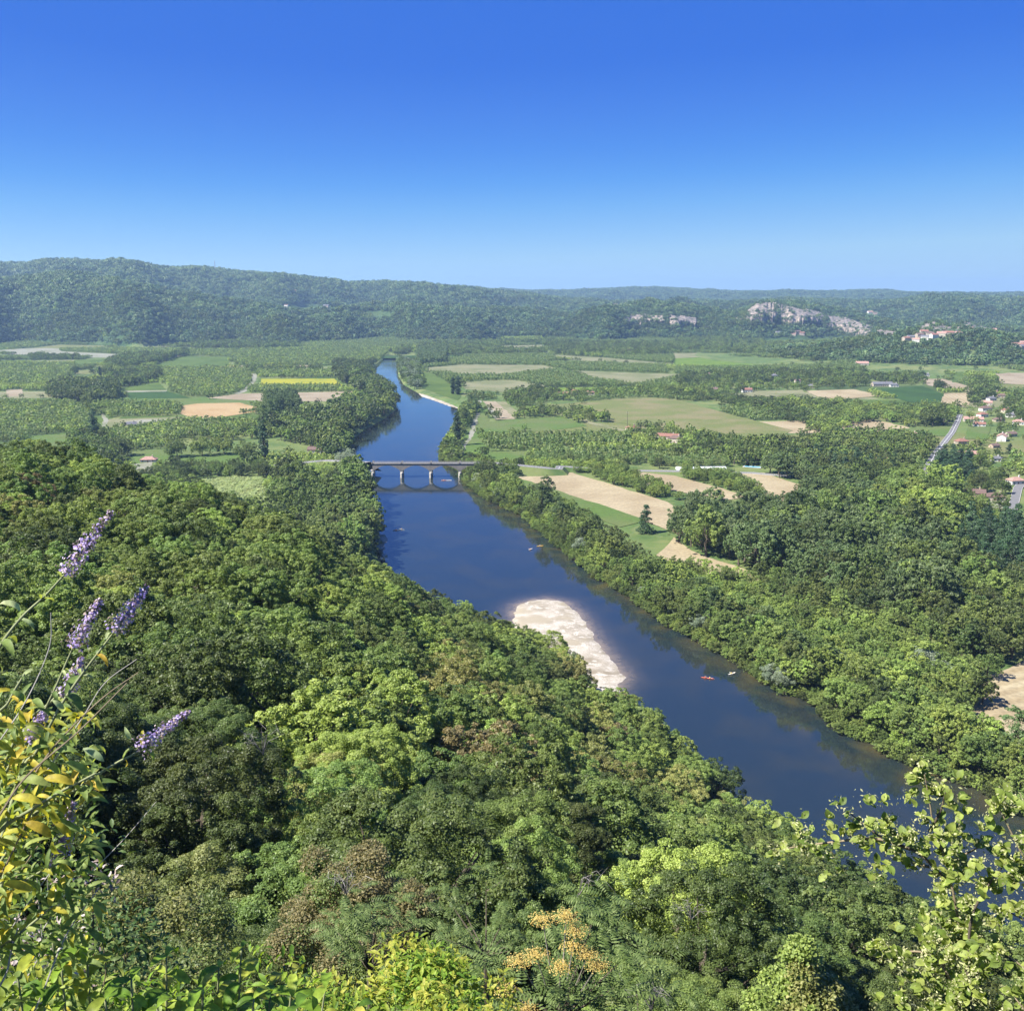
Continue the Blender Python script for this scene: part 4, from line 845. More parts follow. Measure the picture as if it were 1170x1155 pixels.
def cliff(Z, cols, label, nu=90, nv=16):
    cols = [(Z[0] + x / Z[2], Z[1] + a / Z[2], Z[1] + b / Z[2]) for x, a, b in cols]
    xs = np.linspace(cols[0][0], cols[-1][0], nu); ta = np.interp(xs, [c[0] for c in cols], [c[1] for c in cols]); tb = np.interp(xs, [c[0] for c in cols], [c[2] for c in cols])
    g = np.random.default_rng(int(xs[0])); V = []; top = []; bot = []
    for i in range(nu):
        jb = 0.0 if i == 0 else jb; hb = hit(xs[i], tb[i] + jb); ht = hit(xs[i], ta[i] + jb * .8)
        if (ht - hb).length > 700: ht = hb + (ht - hb).normalized() * 350; ht.z = float(atd(xs[i], ta[i], math.hypot(ht.x, ht.y)).z)
        top.append((ht.x, ht.y)); bot.append((hb.x, hb.y)); dd = Vector((hb.x, hb.y, 0)).normalized()
        off = off * .86 + g.normal() * 4 + (14 * math.sin(i * .31)) * .14 if i else 0.0; jb = jb * .8 + g.normal() * .35 if i else 0.0
        for j in range(nv + 1):
            t = j / nv; q_ = t ** 4 if j < nv else 1.0; base = hb.lerp(ht, q_); zz = hb.z - 6 + (ht.z + 2 - hb.z + 6) * min(1, t * 1.06) ** .9
            led = (g.uniform(-1, 1) * 3 + 6 * math.sin(t * 11 + i * .15)) * math.sin(math.pi * t)
            V.append((base.x + dd.x * (led + off * math.sin(math.pi * min(1, t * 1.2 + .1))), base.y + dd.y * (led + off * math.sin(math.pi * min(1, t * 1.2 + .1))), zz))
    n1_ = nv + 1; V = np.array(V); Fq = [(i * n1_ + j, (i + 1) * n1_ + j, (i + 1) * n1_ + j + 1, i * n1_ + j + 1) for i in range(nu - 1) for j in range(nv)]
    back = V.copy(); back[:, 2] -= 12; L0_ = np.hypot(back[:, 0], back[:, 1])[:, None]; back[:, :2] += back[:, :2] / L0_ * 25
    m0 = len(V); Fq += [(m0 + b_, m0 + a_, m0 + d_, m0 + c_) for a_, b_, c_, d_ in [(f[0], f[1], f[2], f[3]) for f in Fq]]
    me = mesh_np('cliff', np.vstack([V, back]), Fq); o = link('cliff', me, M['rock']); tag(o, label, 'cliff')
    CLIFF.append(np.array(bot + top[::-1])); ii = np.arange(len(V)) // n1_; jj = np.arange(len(V)) % n1_; gul = (np.sin(ii * .37 + xs[0]) + np.sin(ii * .13 + 2)) > 1.5; kq = g.random(len(V)) < np.where(gul, .7, np.where(jj >= nv - 1, .5, np.where(jj < 3, .45, .12))); LEDGE.append(V[kq]); return o
cliff(Z3, [(205, 236, 256), (240, 222, 262), (275, 196, 268), (330, 192, 272), (380, 205, 270), (430, 216, 276), (470, 222, 276), (520, 238, 284), (560, 242, 300), (620, 258, 310), (680, 284, 314), (745, 288, 314)], 'long pale limestone cliff above the far river bank', 170)
cliff(Z2, [(975, 238, 262), (1000, 232, 268), (1050, 232, 274), (1080, 238, 268), (1110, 234, 272), (1150, 238, 286), (1180, 240, 286), (1215, 244, 284)], 'short grey limestone cliff under the central bluff', 80)
0 and cliff(Z1, [(185, 150, 170), (215, 140, 178), (260, 140, 176), (320, 148, 168)], '')
cliff(Z3, [(815, 282, 322), (840, 262, 300), (870, 256, 300), (900, 264, 296), (930, 272, 300), (980, 256, 290), (1010, 270, 296), (1080, 280, 300)], 'pale rock outcrops behind the cliffside village', 90)
# ================================================================== trees
def excluded(P, polys=None):
    m = np.zeros(len(P), bool)
    for q in (EXCL if polys is None else polys):
        lo = q.min(0); hi = q.max(0); k = (P[:, 0] > lo[0]) & (P[:, 0] < hi[0]) & (P[:, 1] > lo[1]) & (P[:, 1] < hi[1]) & ~m
        if k.any(): m[np.where(k)[0][inside(P[k], q)]] = True
    return m
def jgrid(lo, hi, sp, jit=.42, ang=0.0, sx=None):
    sx = sx or sp; c = (np.array(lo) + hi) / 2; r_ = np.hypot(*(np.array(hi) - lo)) / 2 + sp
    X, Y = np.meshgrid(np.arange(-r_, r_, sx), np.arange(-r_, r_, sp)); X = X.ravel() + RNG.uniform(-jit, jit, X.size) * sx; Y = Y.ravel() + RNG.uniform(-jit, jit, Y.size) * sp
    ca, sa = math.cos(ang), math.sin(ang); P = np.stack([c[0] + X * ca - Y * sa, c[1] + X * sa + Y * ca], 1)
    return P[(P[:, 0] >= lo[0]) & (P[:, 0] <= hi[0]) & (P[:, 1] >= lo[1]) & (P[:, 1] <= hi[1])]
def inview(P, z, m=60, top=26):
    px, py = proj(P[:, 0], P[:, 1], z + top); px2, py2 = proj(P[:, 0], P[:, 1], z)
    f = P[:, 1] * math.cos(PITCH) - (z - CAMZ) * math.sin(PITCH)
    return (f > 0) & (px > -m) & (px < 1170 + m) & (py < 1155 + m)
TREES = []      # (family, x, y, z, sxy, sz, material)
# ---- the wooded slope
P = jgrid((-330, 14), (330, 560), 8.8, .40); d = np.hypot(P[:, 0], P[:, 1]); P = P[(d > 24) & (d < 640)]; z = terrain(P[:, 0], P[:, 1], False)
k = (z > 2.0) & inview(P, z, 90, 10) & ~inside(P, RIVER) & (segdist(P, RIVER) > 4); P = P[k]; z = z[k]; d = np.hypot(P[:, 0], P[:, 1])
px, py = proj(P[:, 0], P[:, 1], z + 8); gap = RNG.random(len(P)) < np.where((px > 140) & (px < 340) & (py > 740), .26, .09); P = P[~gap]; z = z[~gap]; d = d[~gap]; px = px[~gap]; py = py[~gap]
u = RNG.random(len(P)); patch = wav(P[:, 0], P[:, 1], 38, 51) + RNG.normal(0, .25, len(P))
def slope_mat(i):
    x_, y_, r_ = px[i], py[i], u[i]
    yb = .03 + .42 * math.exp(-((x_ - 700) / 190) ** 2 - ((y_ - 790) / 110) ** 2) + .25 * math.exp(-((x_ - 480) / 80) ** 2 - ((y_ - 720) / 50) ** 2) + .3 * math.exp(-((x_ - 20) / 60) ** 2 - ((y_ - 560) / 30) ** 2)
    if r_ < yb * .55: return 'yellow'
    if r_ < yb * .66: return 'pinkish'
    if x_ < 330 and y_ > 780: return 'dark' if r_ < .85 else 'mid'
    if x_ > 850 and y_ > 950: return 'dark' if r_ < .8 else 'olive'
    p_ = patch[i]
    return 'dark' if p_ < -.26 else 'olive' if p_ < -.17 else 'mid' if p_ < .3 else 'light'
order = np.argsort(d); shown = [i for i in order if inview(P[i:i + 1], z[i:i + 1], 40, 12)[0]][:300]; ss = set(shown)
rows = {}
smat = {i: slope_mat(i) for i in range(len(P))}
LOOK = dict(dark='dark green', mid='mid green', light='fresh light green', yellow='yellow-tinged', pinkish='pinkish-brown seeding', olive='olive green', silver='silvery', poplar='deep green', orchard='green')
band = lambda y_: 0 if y_ > 1080 else 1 + int((1080 - y_) // 55)
for i in shown: rows.setdefault(band(py[i]), []).append(i)
lab = {}
for b_, lst in rows.items():
    for q_, i in enumerate(sorted(lst, key=lambda i: px[i])): lab[i] = (q_, b_)
for i in shown:
    mn = smat[i]; near = d[i] < 95; s = random.uniform(.88, 1.42) * (1.0 if d[i] > 50 else .8)
    q_, b_ = lab[i]
    tree('broadleaf_tree', 'fine' if d[i] < 48 else 'near' if near else 'slope', random.randrange(3 if d[i] < 48 else 5), mn, (P[i, 0], P[i, 1], z[i] - .4), (s, s * random.uniform(.72, .98)), True,
         '%s slope tree, %s from the left, %s row up' % (LOOK[mn], ordn(q_), ordn(b_)), 'tree', 'broadleaf trees on the near slope')
rest = [i for i in range(len(P)) if i not in ss]
cols5 = ['dark', 'mid', 'light', 'yellow', 'pinkish', 'olive']; specs = [('slope', v, mn) for mn in cols5 for v in range(2)] + [('fine', v, 'dark') for v in range(2)]
idx = np.array([(cols5.index(smat[i]) * 2 if d[i] > 70 else 12) + random.randrange(2) for i in rest]); sc_ = RNG.uniform(.88, 1.42, len(rest)) * np.where(d[rest] > 60, 1, .75)
stuff('woods', np.column_stack([P[rest], z[rest] - .4]), np.column_stack([sc_, sc_, sc_ * RNG.uniform(.72, .98, len(rest))]), 'slope', specs, 'dense wood covering the lower slope down to the river', 'woodland', idx=idx)
# undergrowth between the slope trees
P2 = jgrid((-230, 10), (230, 330), 4.2, .48); d2 = np.hypot(P2[:, 0], P2[:, 1]); P2 = P2[(d2 > 60) & (d2 < 330)]; z2 = terrain(P2[:, 0], P2[:, 1], False)
k = (z2 > 2) & inview(P2, z2, 60, 4); P2 = P2[k]; z2 = z2[k]; s2 = RNG.uniform(.28, .5, len(P2))
stuff('undergrowth', np.column_stack([P2, z2 - 1.2]), np.column_stack([s2, s2, s2 * RNG.uniform(.8, 1.3, len(P2))]), 'under', [('slope', v, mn) for mn in ('dark', 'olive', 'mid') for v in range(2)], 'shadowy undergrowth between the trees of the slope', 'undergrowth')

P2 = jgrid((-60, 10), (60, 66), 2.6, .48); d2 = np.hypot(P2[:, 0], P2[:, 1]); P2 = P2[(d2 > 15) & (d2 < 62)]; z2 = terrain(P2[:, 0], P2[:, 1], False); k = inview(P2, z2, 60, 4); P2 = P2[k]; z2 = z2[k]; s2 = RNG.uniform(.2, .34, len(P2))
stuff('undergrowth', np.column_stack([P2, z2 - .9]), np.column_stack([s2 * 1.2, s2 * 1.2, s2]), 'undn', [('near', v, mn) for mn in ('dark', 'olive') for v in range(2)], 'dark bushes on the steep ground below the viewpoint', 'undergrowth')
# ---- valley trees, family by family
VAL = {f: [] for f in ('park', 'wood', 'pop', 'cyp', 'con', 'orch', 'wil')}
def put(fam, x, y, s, sz, mn, z=None): VAL[fam].append((x, y, z, s, sz, mn))
def grove(Z, pts, fam, sp, s=(.85, 1.15), mats=('mid', 'dark', 'olive', 'light'), ang=0., jit=.42, sx=None, excl=True, dens=1.0, onterr=False, hs=1.0):
    w_ = wpoly(Z, pts) if Z is not None else np.array(pts); P = jgrid(w_.min(0), w_.max(0), sp, jit, ang, sx); P = P[inside(P, w_)]
    if dens < 1: P = P[RNG.random(len(P)) < dens]
    if excl: P = P[~excluded(P)]
    P = P[(~inside(P, RIVER))]
    if not len(P): return
    P = P[segdist(P, RIVER) > 1]
    pt = wav(P[:, 0], P[:, 1], 45, len(pts) + int(sp)) + RNG.normal(0, .4, len(P))
    for (x, y), q in zip(P, pt):
        a = random.uniform(*s) * (random.uniform(.75, 1.15) if fam == 'wood' else 1); put(fam, x, y, a, a * random.uniform(.88, 1.12) * hs, mats[int(min(len(mats) - 1, max(0, (q + .8) / 1.6 * len(mats))))])
    GROVES.append(w_)
GROVES = []
WM = ('dark', 'mid', 'olive', 'mid', 'light'); OM = ('orchard',); PM = ('poplar',)
# right bank belt
rb = [Vector(p) for p in rbw[1:25]]
for i in range(len(rb) - 1):
    L_ = (rb[i + 1] - rb[i]).length; t = (rb[i + 1] - rb[i]).normalized(); nn = Vector((t.y, -t.x))
    if nn.x < 0: nn = -nn
    for off, sp in ((-1.2, 3.6), (1.2, 4.5), (4, 7.5), (11, 9), (19, 10)):
        q = random.uniform(0, sp)
        while q < L_:
            p_ = rb[i] + t * q + nn * (off + random.uniform(-1.5, 1.5)); q += sp * random.uniform(.8, 1.2)
            Pq = np.array([[p_.x, p_.y]])
            if excluded(Pq, EXCL[-200:])[0]: continue
            far_ = p_.y > 860; r_ = random.random(); a = random.uniform(.85, 1.4) * (1 if off > 5 else .75 if off > 2 else .5)
            if off < 2: put('wood', p_.x, p_.y, a, a * .8, random.choice(WM), -4.2 if off < 0 else -3.2); continue
            if r_ < .08 and not far_: put('wil', p_.x, p_.y, a, a, 'silver')
            elif r_ < .13 and off > 5: put('pop', p_.x, p_.y, .9, random.uniform(.7, .95), 'poplar')
            else: put('wood', p_.x, p_.y, a, a * random.uniform(.8, 1.1) * (.7 if far_ else 1), random.choice(WM))
# scrub wood inside the bend, poplar blocks
grove(ZS, [(742, 668), (772, 655), (850, 668), (880, 690), (960, 706), (1060, 745), (1105, 765), (1128, 790), (1104, 812), (1112, 838), (1145, 862), (1170, 880), (1170, 922), (1129, 896), (1061, 872), (1002, 845), (961, 828), (940, 794), (900, 786), (855, 756), (814, 732), (775, 712), (730, 680)], 'wood', 7.6, (.72, 1.05), ('mid', 'light', 'light', 'mid', 'olive'), excl=True)
grove(ZS, [(762, 618), (790, 606), (880, 596), (960, 594), (1050, 620), (1120, 668), (1100, 700), (1060, 712), (1000, 700), (900, 668), (860, 660), (800, 634)], 'wood', 12, (1.45, 2.05), ('poplar', 'poplar', 'dark', 'poplar', 'mid'), excl=False, ang=-.4, jit=.3, hs=1.08)
grove(ZS, [(1050, 712), (1110, 690), (1170, 680), (1170, 752), (1120, 765), (1080, 752)], 'wood', 11, (1.2, 1.7), ('dark', 'dark', 'olive', 'mid'))
grove(ZS, [(1000, 590), (1040, 560), (1100, 575), (1110, 600), (1085, 640), (1040, 628)], 'wood', 12, (1.5, 2.0), ('light', 'mid', 'light'))
grove(ZS, [(870, 540), (910, 540), (1000, 572), (1040, 590), (1000, 600), (930, 592), (905, 570), (935, 566)], 'wood', 10, (1.15, 1.6), ('poplar', 'dark', 'poplar', 'mid'), ang=-.4, jit=.3)
grove(ZS, [(850, 655), (960, 690), (1060, 725), (1075, 750), (960, 712), (870, 690)], 'wood', 9, (.8, 1.2), ('mid', 'dark', 'olive'))
grove(ZS, [(1072, 640), (1110, 618), (1170, 612), (1170, 672), (1120, 672)], 'con', 8.5, (.9, 1.25), ('conifer',), hs=1.15)
grove(ZS, [(1065, 530), (1110, 530), (1108, 556), (1068, 556)], 'con', 9, (.9, 1.2), ('conifer',))
grove(ZS, [(1115, 675), (1170, 665), (1170, 690), (1110, 700)], 'wood', 8, (.9, 1.2), ('dark', 'olive'))
grove(ZS, [(832, 512), (870, 512), (905, 508), (960, 505), (1060, 545), (1052, 572), (1000, 566), (960, 546), (905, 535), (860, 538), (835, 530)], 'wood', 9, (.9, 1.25), ('dark', 'dark', 'olive', 'mid'))
grove(ZS, [(905, 525), (1010, 525), (1040, 550), (960, 548)], 'con', 16, (.7, 1.1), ('conifer',))
grove(Z3, [(0, 515), (140, 522), (420, 600), (470, 592), (430, 560), (330, 545), (560, 548), (620, 545), (300, 520), (130, 508), (0, 502)], 'wood', 8.5, (.75, 1.0), ('dark', 'mid', 'dark'), hs=.8)
grove(Z3, [(330, 520), (560, 530), (700, 548), (830, 560), (840, 600), (700, 585), (600, 600), (520, 640), (430, 610), (560, 575), (420, 552)], 'wood', 8.8, (.75, 1.1), ('dark', 'mid', 'light', 'mid'), hs=.85)
grove(Z3, [(520, 640), (700, 650), (840, 655), (880, 680), (830, 731), (600, 700)], 'wood', 9, (.9, 1.2), ('dark', 'mid', 'olive'))
grove(Z3, [(830, 590), (900, 585), (905, 610), (840, 615)], 'wood', 8, (1.2, 1.4), ('dark',))
grove(Z3, [(955, 540), (1170, 540), (1330, 560), (1330, 640), (1170, 650), (1000, 690), (960, 640)], 'wood', 12, (.5, .9), WM, dens=.3)
grove(Z3, [(900, 690), (1010, 680), (1330, 730), (1330, 800), (1000, 800), (880, 760)], 'wood', 11, (.6, 1.0), WM, dens=.5)
grove(Z3, [(1100, 530), (1330, 520), (1330, 600), (1170, 590), (1110, 570)], 'wood', 9, (.9, 1.2), ('dark', 'mid'))
grove(Z5, [(965, 330), (1330, 310), (1330, 580), (1110, 590), (1040, 540), (960, 450)], 'wood', 10, (.7, 1.1), ('dark', 'olive', 'mid'), dens=.5)
grove(Z3, [(1000, 455), (1070, 460), (1080, 500), (1000, 540), (975, 500)], 'wood', 9, (.9, 1.2), ('dark', 'mid'))
grove(Z3, [(870, 470), (930, 460), (935, 480), (875, 482)], 'wood', 8, (1, 1.2), ('dark',))
# hedges by the stubble
grove(Z4, [(845, 292), (880, 272), (960, 285), (1130, 355), (1125, 385), (1000, 368), (900, 322)], 'wood', 7, (.6, .8), ('mid', 'light'))
grove(Z5, [(20, 300), (60, 290), (160, 310), (300, 365), (280, 385), (180, 362), (60, 325)], 'wood', 7, (.6, .8), ('mid', 'light'))
grove(Z4, [(560, 285), (640, 270), (640, 305), (560, 315)], 'wood', 7.5, (.7, .95), ('mid', 'dark'))
# orchard rows by the bridge road
grove(Z4, [(520, 215), (660, 212), (980, 208), (985, 185), (900, 175), (520, 180)], 'orch', 8.2, (.95, 1.15), OM, jit=.12, sx=7.2, hs=1.25)
grove(Z4, [(655, 264), (1030, 268), (1040, 245), (990, 225), (660, 240)], 'orch', 8.2, (.95, 1.15), OM, jit=.12, sx=7.2, hs=1.25)
grove(Z4, [(1045, 240), (1170, 235), (1330, 250), (1330, 275), (1060, 275)], 'orch', 8.2, (.9, 1.1), OM, jit=.15)
grove(Z2, [(980, 640), (1170, 660), (1300, 690), (1300, 640), (1170, 620), (1040, 610)], 'wood', 9.5, (.6, 1.0), WM, dens=.8)
grove(Z3, [(0, 640), (130, 640), (230, 670), (330, 690), (300, 720), (0, 720)], 'wood', 9, (.6, 1.05), WM, dens=.9)
# hamlet and mid-plain
grove(Z2, [(570, 520), (580, 490), (700, 482), (760, 500), (740, 525), (680, 540), (600, 560)], 'wood', 10, (.6, 1.0), ('dark', 'mid'), dens=.75)
grove(Z2, [(430, 512), (520, 508), (560, 515), (480, 522)], 'wood', 9, (.6, .85), ('dark', 'mid'))
grove(Z2, [(740, 505), (900, 490), (1100, 480), (1300, 470), (1300, 505), (1040, 508), (860, 515), (740, 525)], 'wood', 11, (.65, 1.05), WM, dens=.85)
grove(Z3, [(0, 485), (120, 480), (300, 478), (480, 470), (480, 490), (300, 500), (0, 505)], 'wood', 11, (.65, 1.0), WM, dens=.7)
grove(Z3, [(0, 440), (200, 430), (480, 420), (640, 425), (660, 470), (560, 482), (430, 470), (240, 468), (0, 470)], 'wood', 11, (.7, 1.15), ('dark', 'mid', 'dark', 'olive'), dens=.8)
grove(Z3, [(640, 440), (830, 440), (840, 465), (700, 468)], 'wood', 11, (.8, 1.15), ('dark', 'mid'), dens=.8)
grove(Z3, [(0, 412), (500, 405), (620, 385), (620, 425), (300, 432), (0, 432)], 'orch', 9, (.9, 1.1), OM, sx=8, jit=.2)
grove(Z3, [(0, 350), (180, 362), (440, 385), (600, 372), (600, 352), (300, 345), (0, 338)], 'wood', 12, (.75, 1.1), ('olive', 'mid', 'dark'))
grove(Z3, [(0, 285), (290, 295), (520, 328), (720, 330), (760, 345), (600, 362), (420, 360), (300, 335), (0, 335)], 'wood', 12.5, (.8, 1.15), ('dark', 'mid', 'olive', 'mid'))
# centre far
grove(Z2, [(0, 312), (280, 308), (380, 306), (400, 320), (280, 330), (200, 345), (120, 350), (0, 392)], 'orch', 10, (1.0, 1.25), OM, sx=10)
grove(Z2, [(280, 362), (380, 352), (378, 398), (290, 405)], 'pop', 9, (.9, 1.1), ('poplar',), hs=.8)
grove(Z2, [(280, 335), (560, 326), (720, 358), (700, 366), (400, 372), (380, 350), (290, 355)], 'wood', 12, (.9, 1.2), ('dark', 'mid', 'olive'))
grove(Z2, [(560, 330), (720, 322), (900, 330), (1170, 330), (1170, 362), (1000, 372), (740, 364), (720, 345), (700, 334)], 'wood', 12.5, (.9, 1.2), ('mid', 'dark', 'olive'))
grove(Z2, [(385, 380), (760, 368), (745, 386), (700, 395), (390, 402)], 'orch', 12, (.95, 1.15), OM, sx=7.2, jit=.07, ang=.08)
grove(Z2, [(690, 396), (1110, 404), (1125, 430), (800, 420), (700, 408)], 'orch', 12, (.95, 1.15), OM, sx=7.2, jit=.07, ang=.08)
grove(Z2, [(900, 372), (1170, 372), (1170, 392), (1120, 396), (900, 380)], 'orch', 10, (.95, 1.15), OM, sx=8, jit=.15)
grove(Z2, [(560, 418), (760, 420), (860, 450), (840, 458), (600, 455), (420, 456), (330, 452), (330, 430), (480, 440)], 'orch', 12, (.95, 1.15), OM, sx=7.2, jit=.07, ang=.08)
grove(Z2, [(1000, 440), (1330, 440), (1330, 470), (1100, 478), (960, 474)], 'orch', 10, (.9, 1.1), OM, sx=8)
# left bank upstream, big trees
LBG = [(60, 430), (130, 470), (180, 500), (225, 530), (235, 575), (150, 625), (60, 690), (0, 720), (-60, 700), (-40, 600), (30, 540), (80, 500)]
grove(Z2, LBG, 'wood', 10.5, (1.25, 1.75), ('dark', 'dark', 'mid', 'olive'))
grove(Z2, [(20, 395), (140, 395), (180, 375), (230, 345), (260, 345), (250, 366), (215, 368), (190, 378), (150, 408), (130, 425), (140, 450), (190, 470), (215, 505), (120, 470), (40, 430)], 'wood', 10, (.95, 1.3), ('dark', 'mid', 'olive'))
grove(Z2, [(220, 385), (300, 400), (285, 440), (300, 470), (280, 490), (215, 478), (212, 430)], 'wood', 10, (.9, 1.2), ('mid', 'dark', 'silver'))
grove(Z1, [(900, 600), (1000, 570), (1090, 570), (1170, 560), (1170, 700), (1060, 690), (1010, 670), (920, 650)], 'wood', 12, (1.2, 1.6), ('dark', 'mid', 'dark'))
grove(Z1, [(885, 535), (990, 525), (1000, 570), (900, 570)], 'pop', 8, (.95, 1.15), ('poplar',), hs=.9)
grove(Z6, [(905, 260), (940, 215), (1020, 215), (1040, 300), (1090, 330), (1160, 250), (1290, 230), (1300, 300), (1330, 420), (1240, 470), (1120, 430), (1040, 370), (920, 350)], 'wood', 13, (1.4, 2.1), ('dark', 'mid', 'olive', 'mid'))
grove(ZS, [(395, 545), (412, 548), (416, 575), (422, 605), (430, 640), (400, 668), (360, 640), (370, 580)], 'wood', 13, (1.5, 2.1), ('dark', 'mid', 'olive'))
grove(ZS, [(385, 520), (405, 520), (412, 540), (385, 545)], 'wil', 8, (.8, 1.1), ('silver',))
grove(Z6, [(500, 175), (640, 150), (900, 150), (900, 192), (640, 206), (540, 240), (480, 230)], 'wood', 9, (.7, .95), ('mid', 'dark'))
grove(Z6, [(480, 260), (620, 230), (720, 300), (900, 330), (1000, 400), (800, 400), (600, 330)], 'wood', 9, (.9, 1.2), ('mid', 'light', 'dark'))
# left plain
grove(Z1, [(160, 505), (172, 478), (260, 466), (390, 478), (395, 518), (330, 530), (180, 520)], 'wood', 9, (1.1, 1.45), ('dark', 'dark', 'olive'))
grove(Z1, [(350, 400), (400, 382), (470, 372), (560, 375), (625, 362), (630, 372), (580, 392), (480, 402), (370, 418)], 'wood', 10.5, (1.1, 1.4), ('dark', 'mid'))
grove(Z1, [(355, 440), (440, 430), (530, 430), (535, 455), (400, 478), (360, 465)], 'wood', 9.5, (1, 1.3), ('dark', 'mid'))
grove(Z1, [(640, 330), (700, 325), (830, 320), (1000, 320), (1000, 345), (800, 352), (640, 348)], 'wood', 12, (1.0, 1.3), ('dark', 'mid'))
grove(Z1, [(380, 330), (560, 300), (700, 300), (640, 316), (500, 318), (440, 340)], 'wood', 12, (1.0, 1.3), ('dark', 'dark'))
grove(Z1, [(225, 640), (340, 640), (420, 690), (440, 740), (320, 730), (240, 690)], 'wood', 9, (.8, 1.15), ('mid', 'dark'))
grove(Z1, [(100, 372), (260, 368), (265, 384), (100, 386)], 'wood', 10, (.7, 1.0), ('dark', 'mid'))
grove(Z1, [(1120, 400), (1240, 410), (1240, 450), (1150, 470), (1120, 440)], 'wood', 10, (1.2, 1.5), ('dark', 'dark'))
for poly_, s_ in [([(0, 402), (230, 402), (245, 440), (160, 470), (0, 476)], 9), ([(0, 525), (250, 530), (305, 560), (318, 628), (90, 632), (0, 616)], 8.6), ([(540, 412), (830, 418), (842, 470), (800, 502), (600, 497), (540, 455)], 8.6),
                  ([(760, 380), (1110, 388), (1120, 404), (800, 404)], 10), ([(855, 422), (1120, 422), (1128, 444), (860, 444)], 8.6), ([(838, 476), (1130, 474), (1150, 492), (830, 496)], 9), ([(345, 528), (600, 534), (600, 570), (365, 576)], 8.6),
                  ([(355, 630), (560, 596), (640, 588), (850, 590), (862, 625), (600, 650), (540, 684), (400, 690)], 8.2), ([(200, 350), (420, 346), (640, 350), (640, 366), (420, 364), (200, 360)], 10), ([(640, 352), (860, 348), (1300, 350), (1300, 400), (1120, 404), (760, 378), (640, 370)], 10.5),
                  ([(0, 318), (170, 318), (150, 340), (0, 356)], 11), ([(150, 308), (420, 308), (400, 332), (170, 332)], 11), ([(790, 304), (1250, 302), (1250, 345), (800, 345)], 11)]:
    grove(Z1, poly_, 'orch', s_ * 1.3, (.95, 1.2), ('orchard', 'orchard', 'light'), sx=s_ * .82, jit=.07, hs=1.0, ang=.06)
# nursery rows
nurs = wpoly(Z6, [(640, 205), (880, 198), (900, 296), (740, 288)]); P = jgrid(nurs.min(0), nurs.max(0), 9, .08, 0, 3.2); P = P[inside(P, nurs)]
NURS = P
# singles
for fam, Z, x, y, s, sz, mn in [('cyp', Z1, 317, 662, 1.9, 2.0, 'conifer'), ('cyp', Z1, 884, 728, 1.9, 2.2, 'conifer'), ('cyp', Z1, 336, 445, 1.3, 1.2, 'conifer'), ('cyp', Z2, 418, 500, 2.4, 1.6, 'conifer'), ('cyp', Z2, 404, 498, 2.2, 1.45, 'conifer'),
     ('cyp', Z2, 418, 670, 1.8, 1.9, 'conifer'), ('pop', Z1, 905, 600, 1.2, 1.35, 'poplar'), ('pop', Z1, 930, 596, 1.1, 1.3, 'poplar'), ('pop', Z1, 880, 612, 1.1, 1.25, 'poplar'), ('wood', Z1, 250, 432, 1.3, 1.3, 'dark'), ('cyp', Z3, 150, 670, 1.0, .75, 'conifer'), ('cyp', Z3, 192, 352, 1.6, 1.2, 'conifer'), ('cyp', Z3, 412, 472, 1.3, 1.0, 'conifer'),
     ('wood', Z2, 520, 578, .85, .85, 'dark'), ('wood', Z2, 620, 580, .8, .75, 'dark'), ('wood', Z2, 670, 578, .8, .75, 'dark'), ('wood', Z2, 710, 570, .6, .6, 'dark'), ('wood', Z2, 832, 530, .8, .75, 'mid'), ('wood', Z3, 918, 488, .85, .8, 'dark'),
     ('wood', Z3, 470, 322, 1.2, 1.1, 'dark'), ('pop', Z4, 712, 440, 1.25, 1.3, 'poplar'), ('pop', Z4, 700, 446, 1.0, 1.1, 'poplar'), ('con', Z3, 1120, 700, .8, .7, 'conifer'), ('wood', Z3, 1085, 712, .9, .8, 'dark'), ('wood', Z3, 1135, 520, 1.3, 1.3, 'dark'),
     ('con', Z4, 1045, 495, 1.1, 1.1, 'conifer'), ('wil', Z4, 560, 375, 1.0, .9, 'silver'), ('wil', Z7, 540, 430, 1.25, 1.2, 'silver'), ('wil', Z7, 830, 435, 1.3, 1.25, 'silver'), ('wil', Z7, 905, 470, 1.1, 1.0, 'silver'), ('wil', Z7, 330, 460, 1.0, .8, 'silver'), ('wil', Z7, 370, 478, .9, .8, 'silver'),
     ('wood', Z7, 1045, 455, .95, .9, 'mid'), ('wood', Z7, 1030, 540, .95, .9, 'dark'), ('wood', Z2, 490, 640, .95, .95, 'olive'), ('wood', Z2, 500, 660, .9, .95, 'mid'), ('wood', Z2, 1075, 665, 1.15, 1.2, 'dark'), ('con', Z3, 80, 672, .7, .7, 'conifer'), ('wood', Z3, 112, 668, .7, .8, 'olive'),
     ('wood', Z4, 590, 300, 1.2, 1.1, 'mid'), ('wood', Z4, 500, 245, 1.1, 1.05, 'dark'), ('wood', Z4, 395, 240, .9, 1.0, 'mid'), ('wood', Z4, 430, 250, .9, 1.0, 'olive'), ('wood', Z4, 380, 215, 1, 1.1, 'dark'), ('wood', Z6, 970, 300, 1.35, 1.6, 'dark'), ('wood', Z6, 930, 310, 1.2, 1.5, 'dark'), ('wood', Z6, 1000, 280, 1.2, 1.5, 'dark')]:
    X_, Y_ = at(*hz(Z, x, y)); put(fam, X_, Y_, s, sz, mn)
for k, (x, y) in enumerate([(592, 124), (676, 120), (750, 114), (822, 132), (405, 120)]):
    X_, Y_ = at(*hz(Z6, x, y)); put('park', X_, Y_, random.uniform(.95, 1.1), random.uniform(.9, 1.08), ('mid', 'light', 'light', 'mid', 'dark')[k])
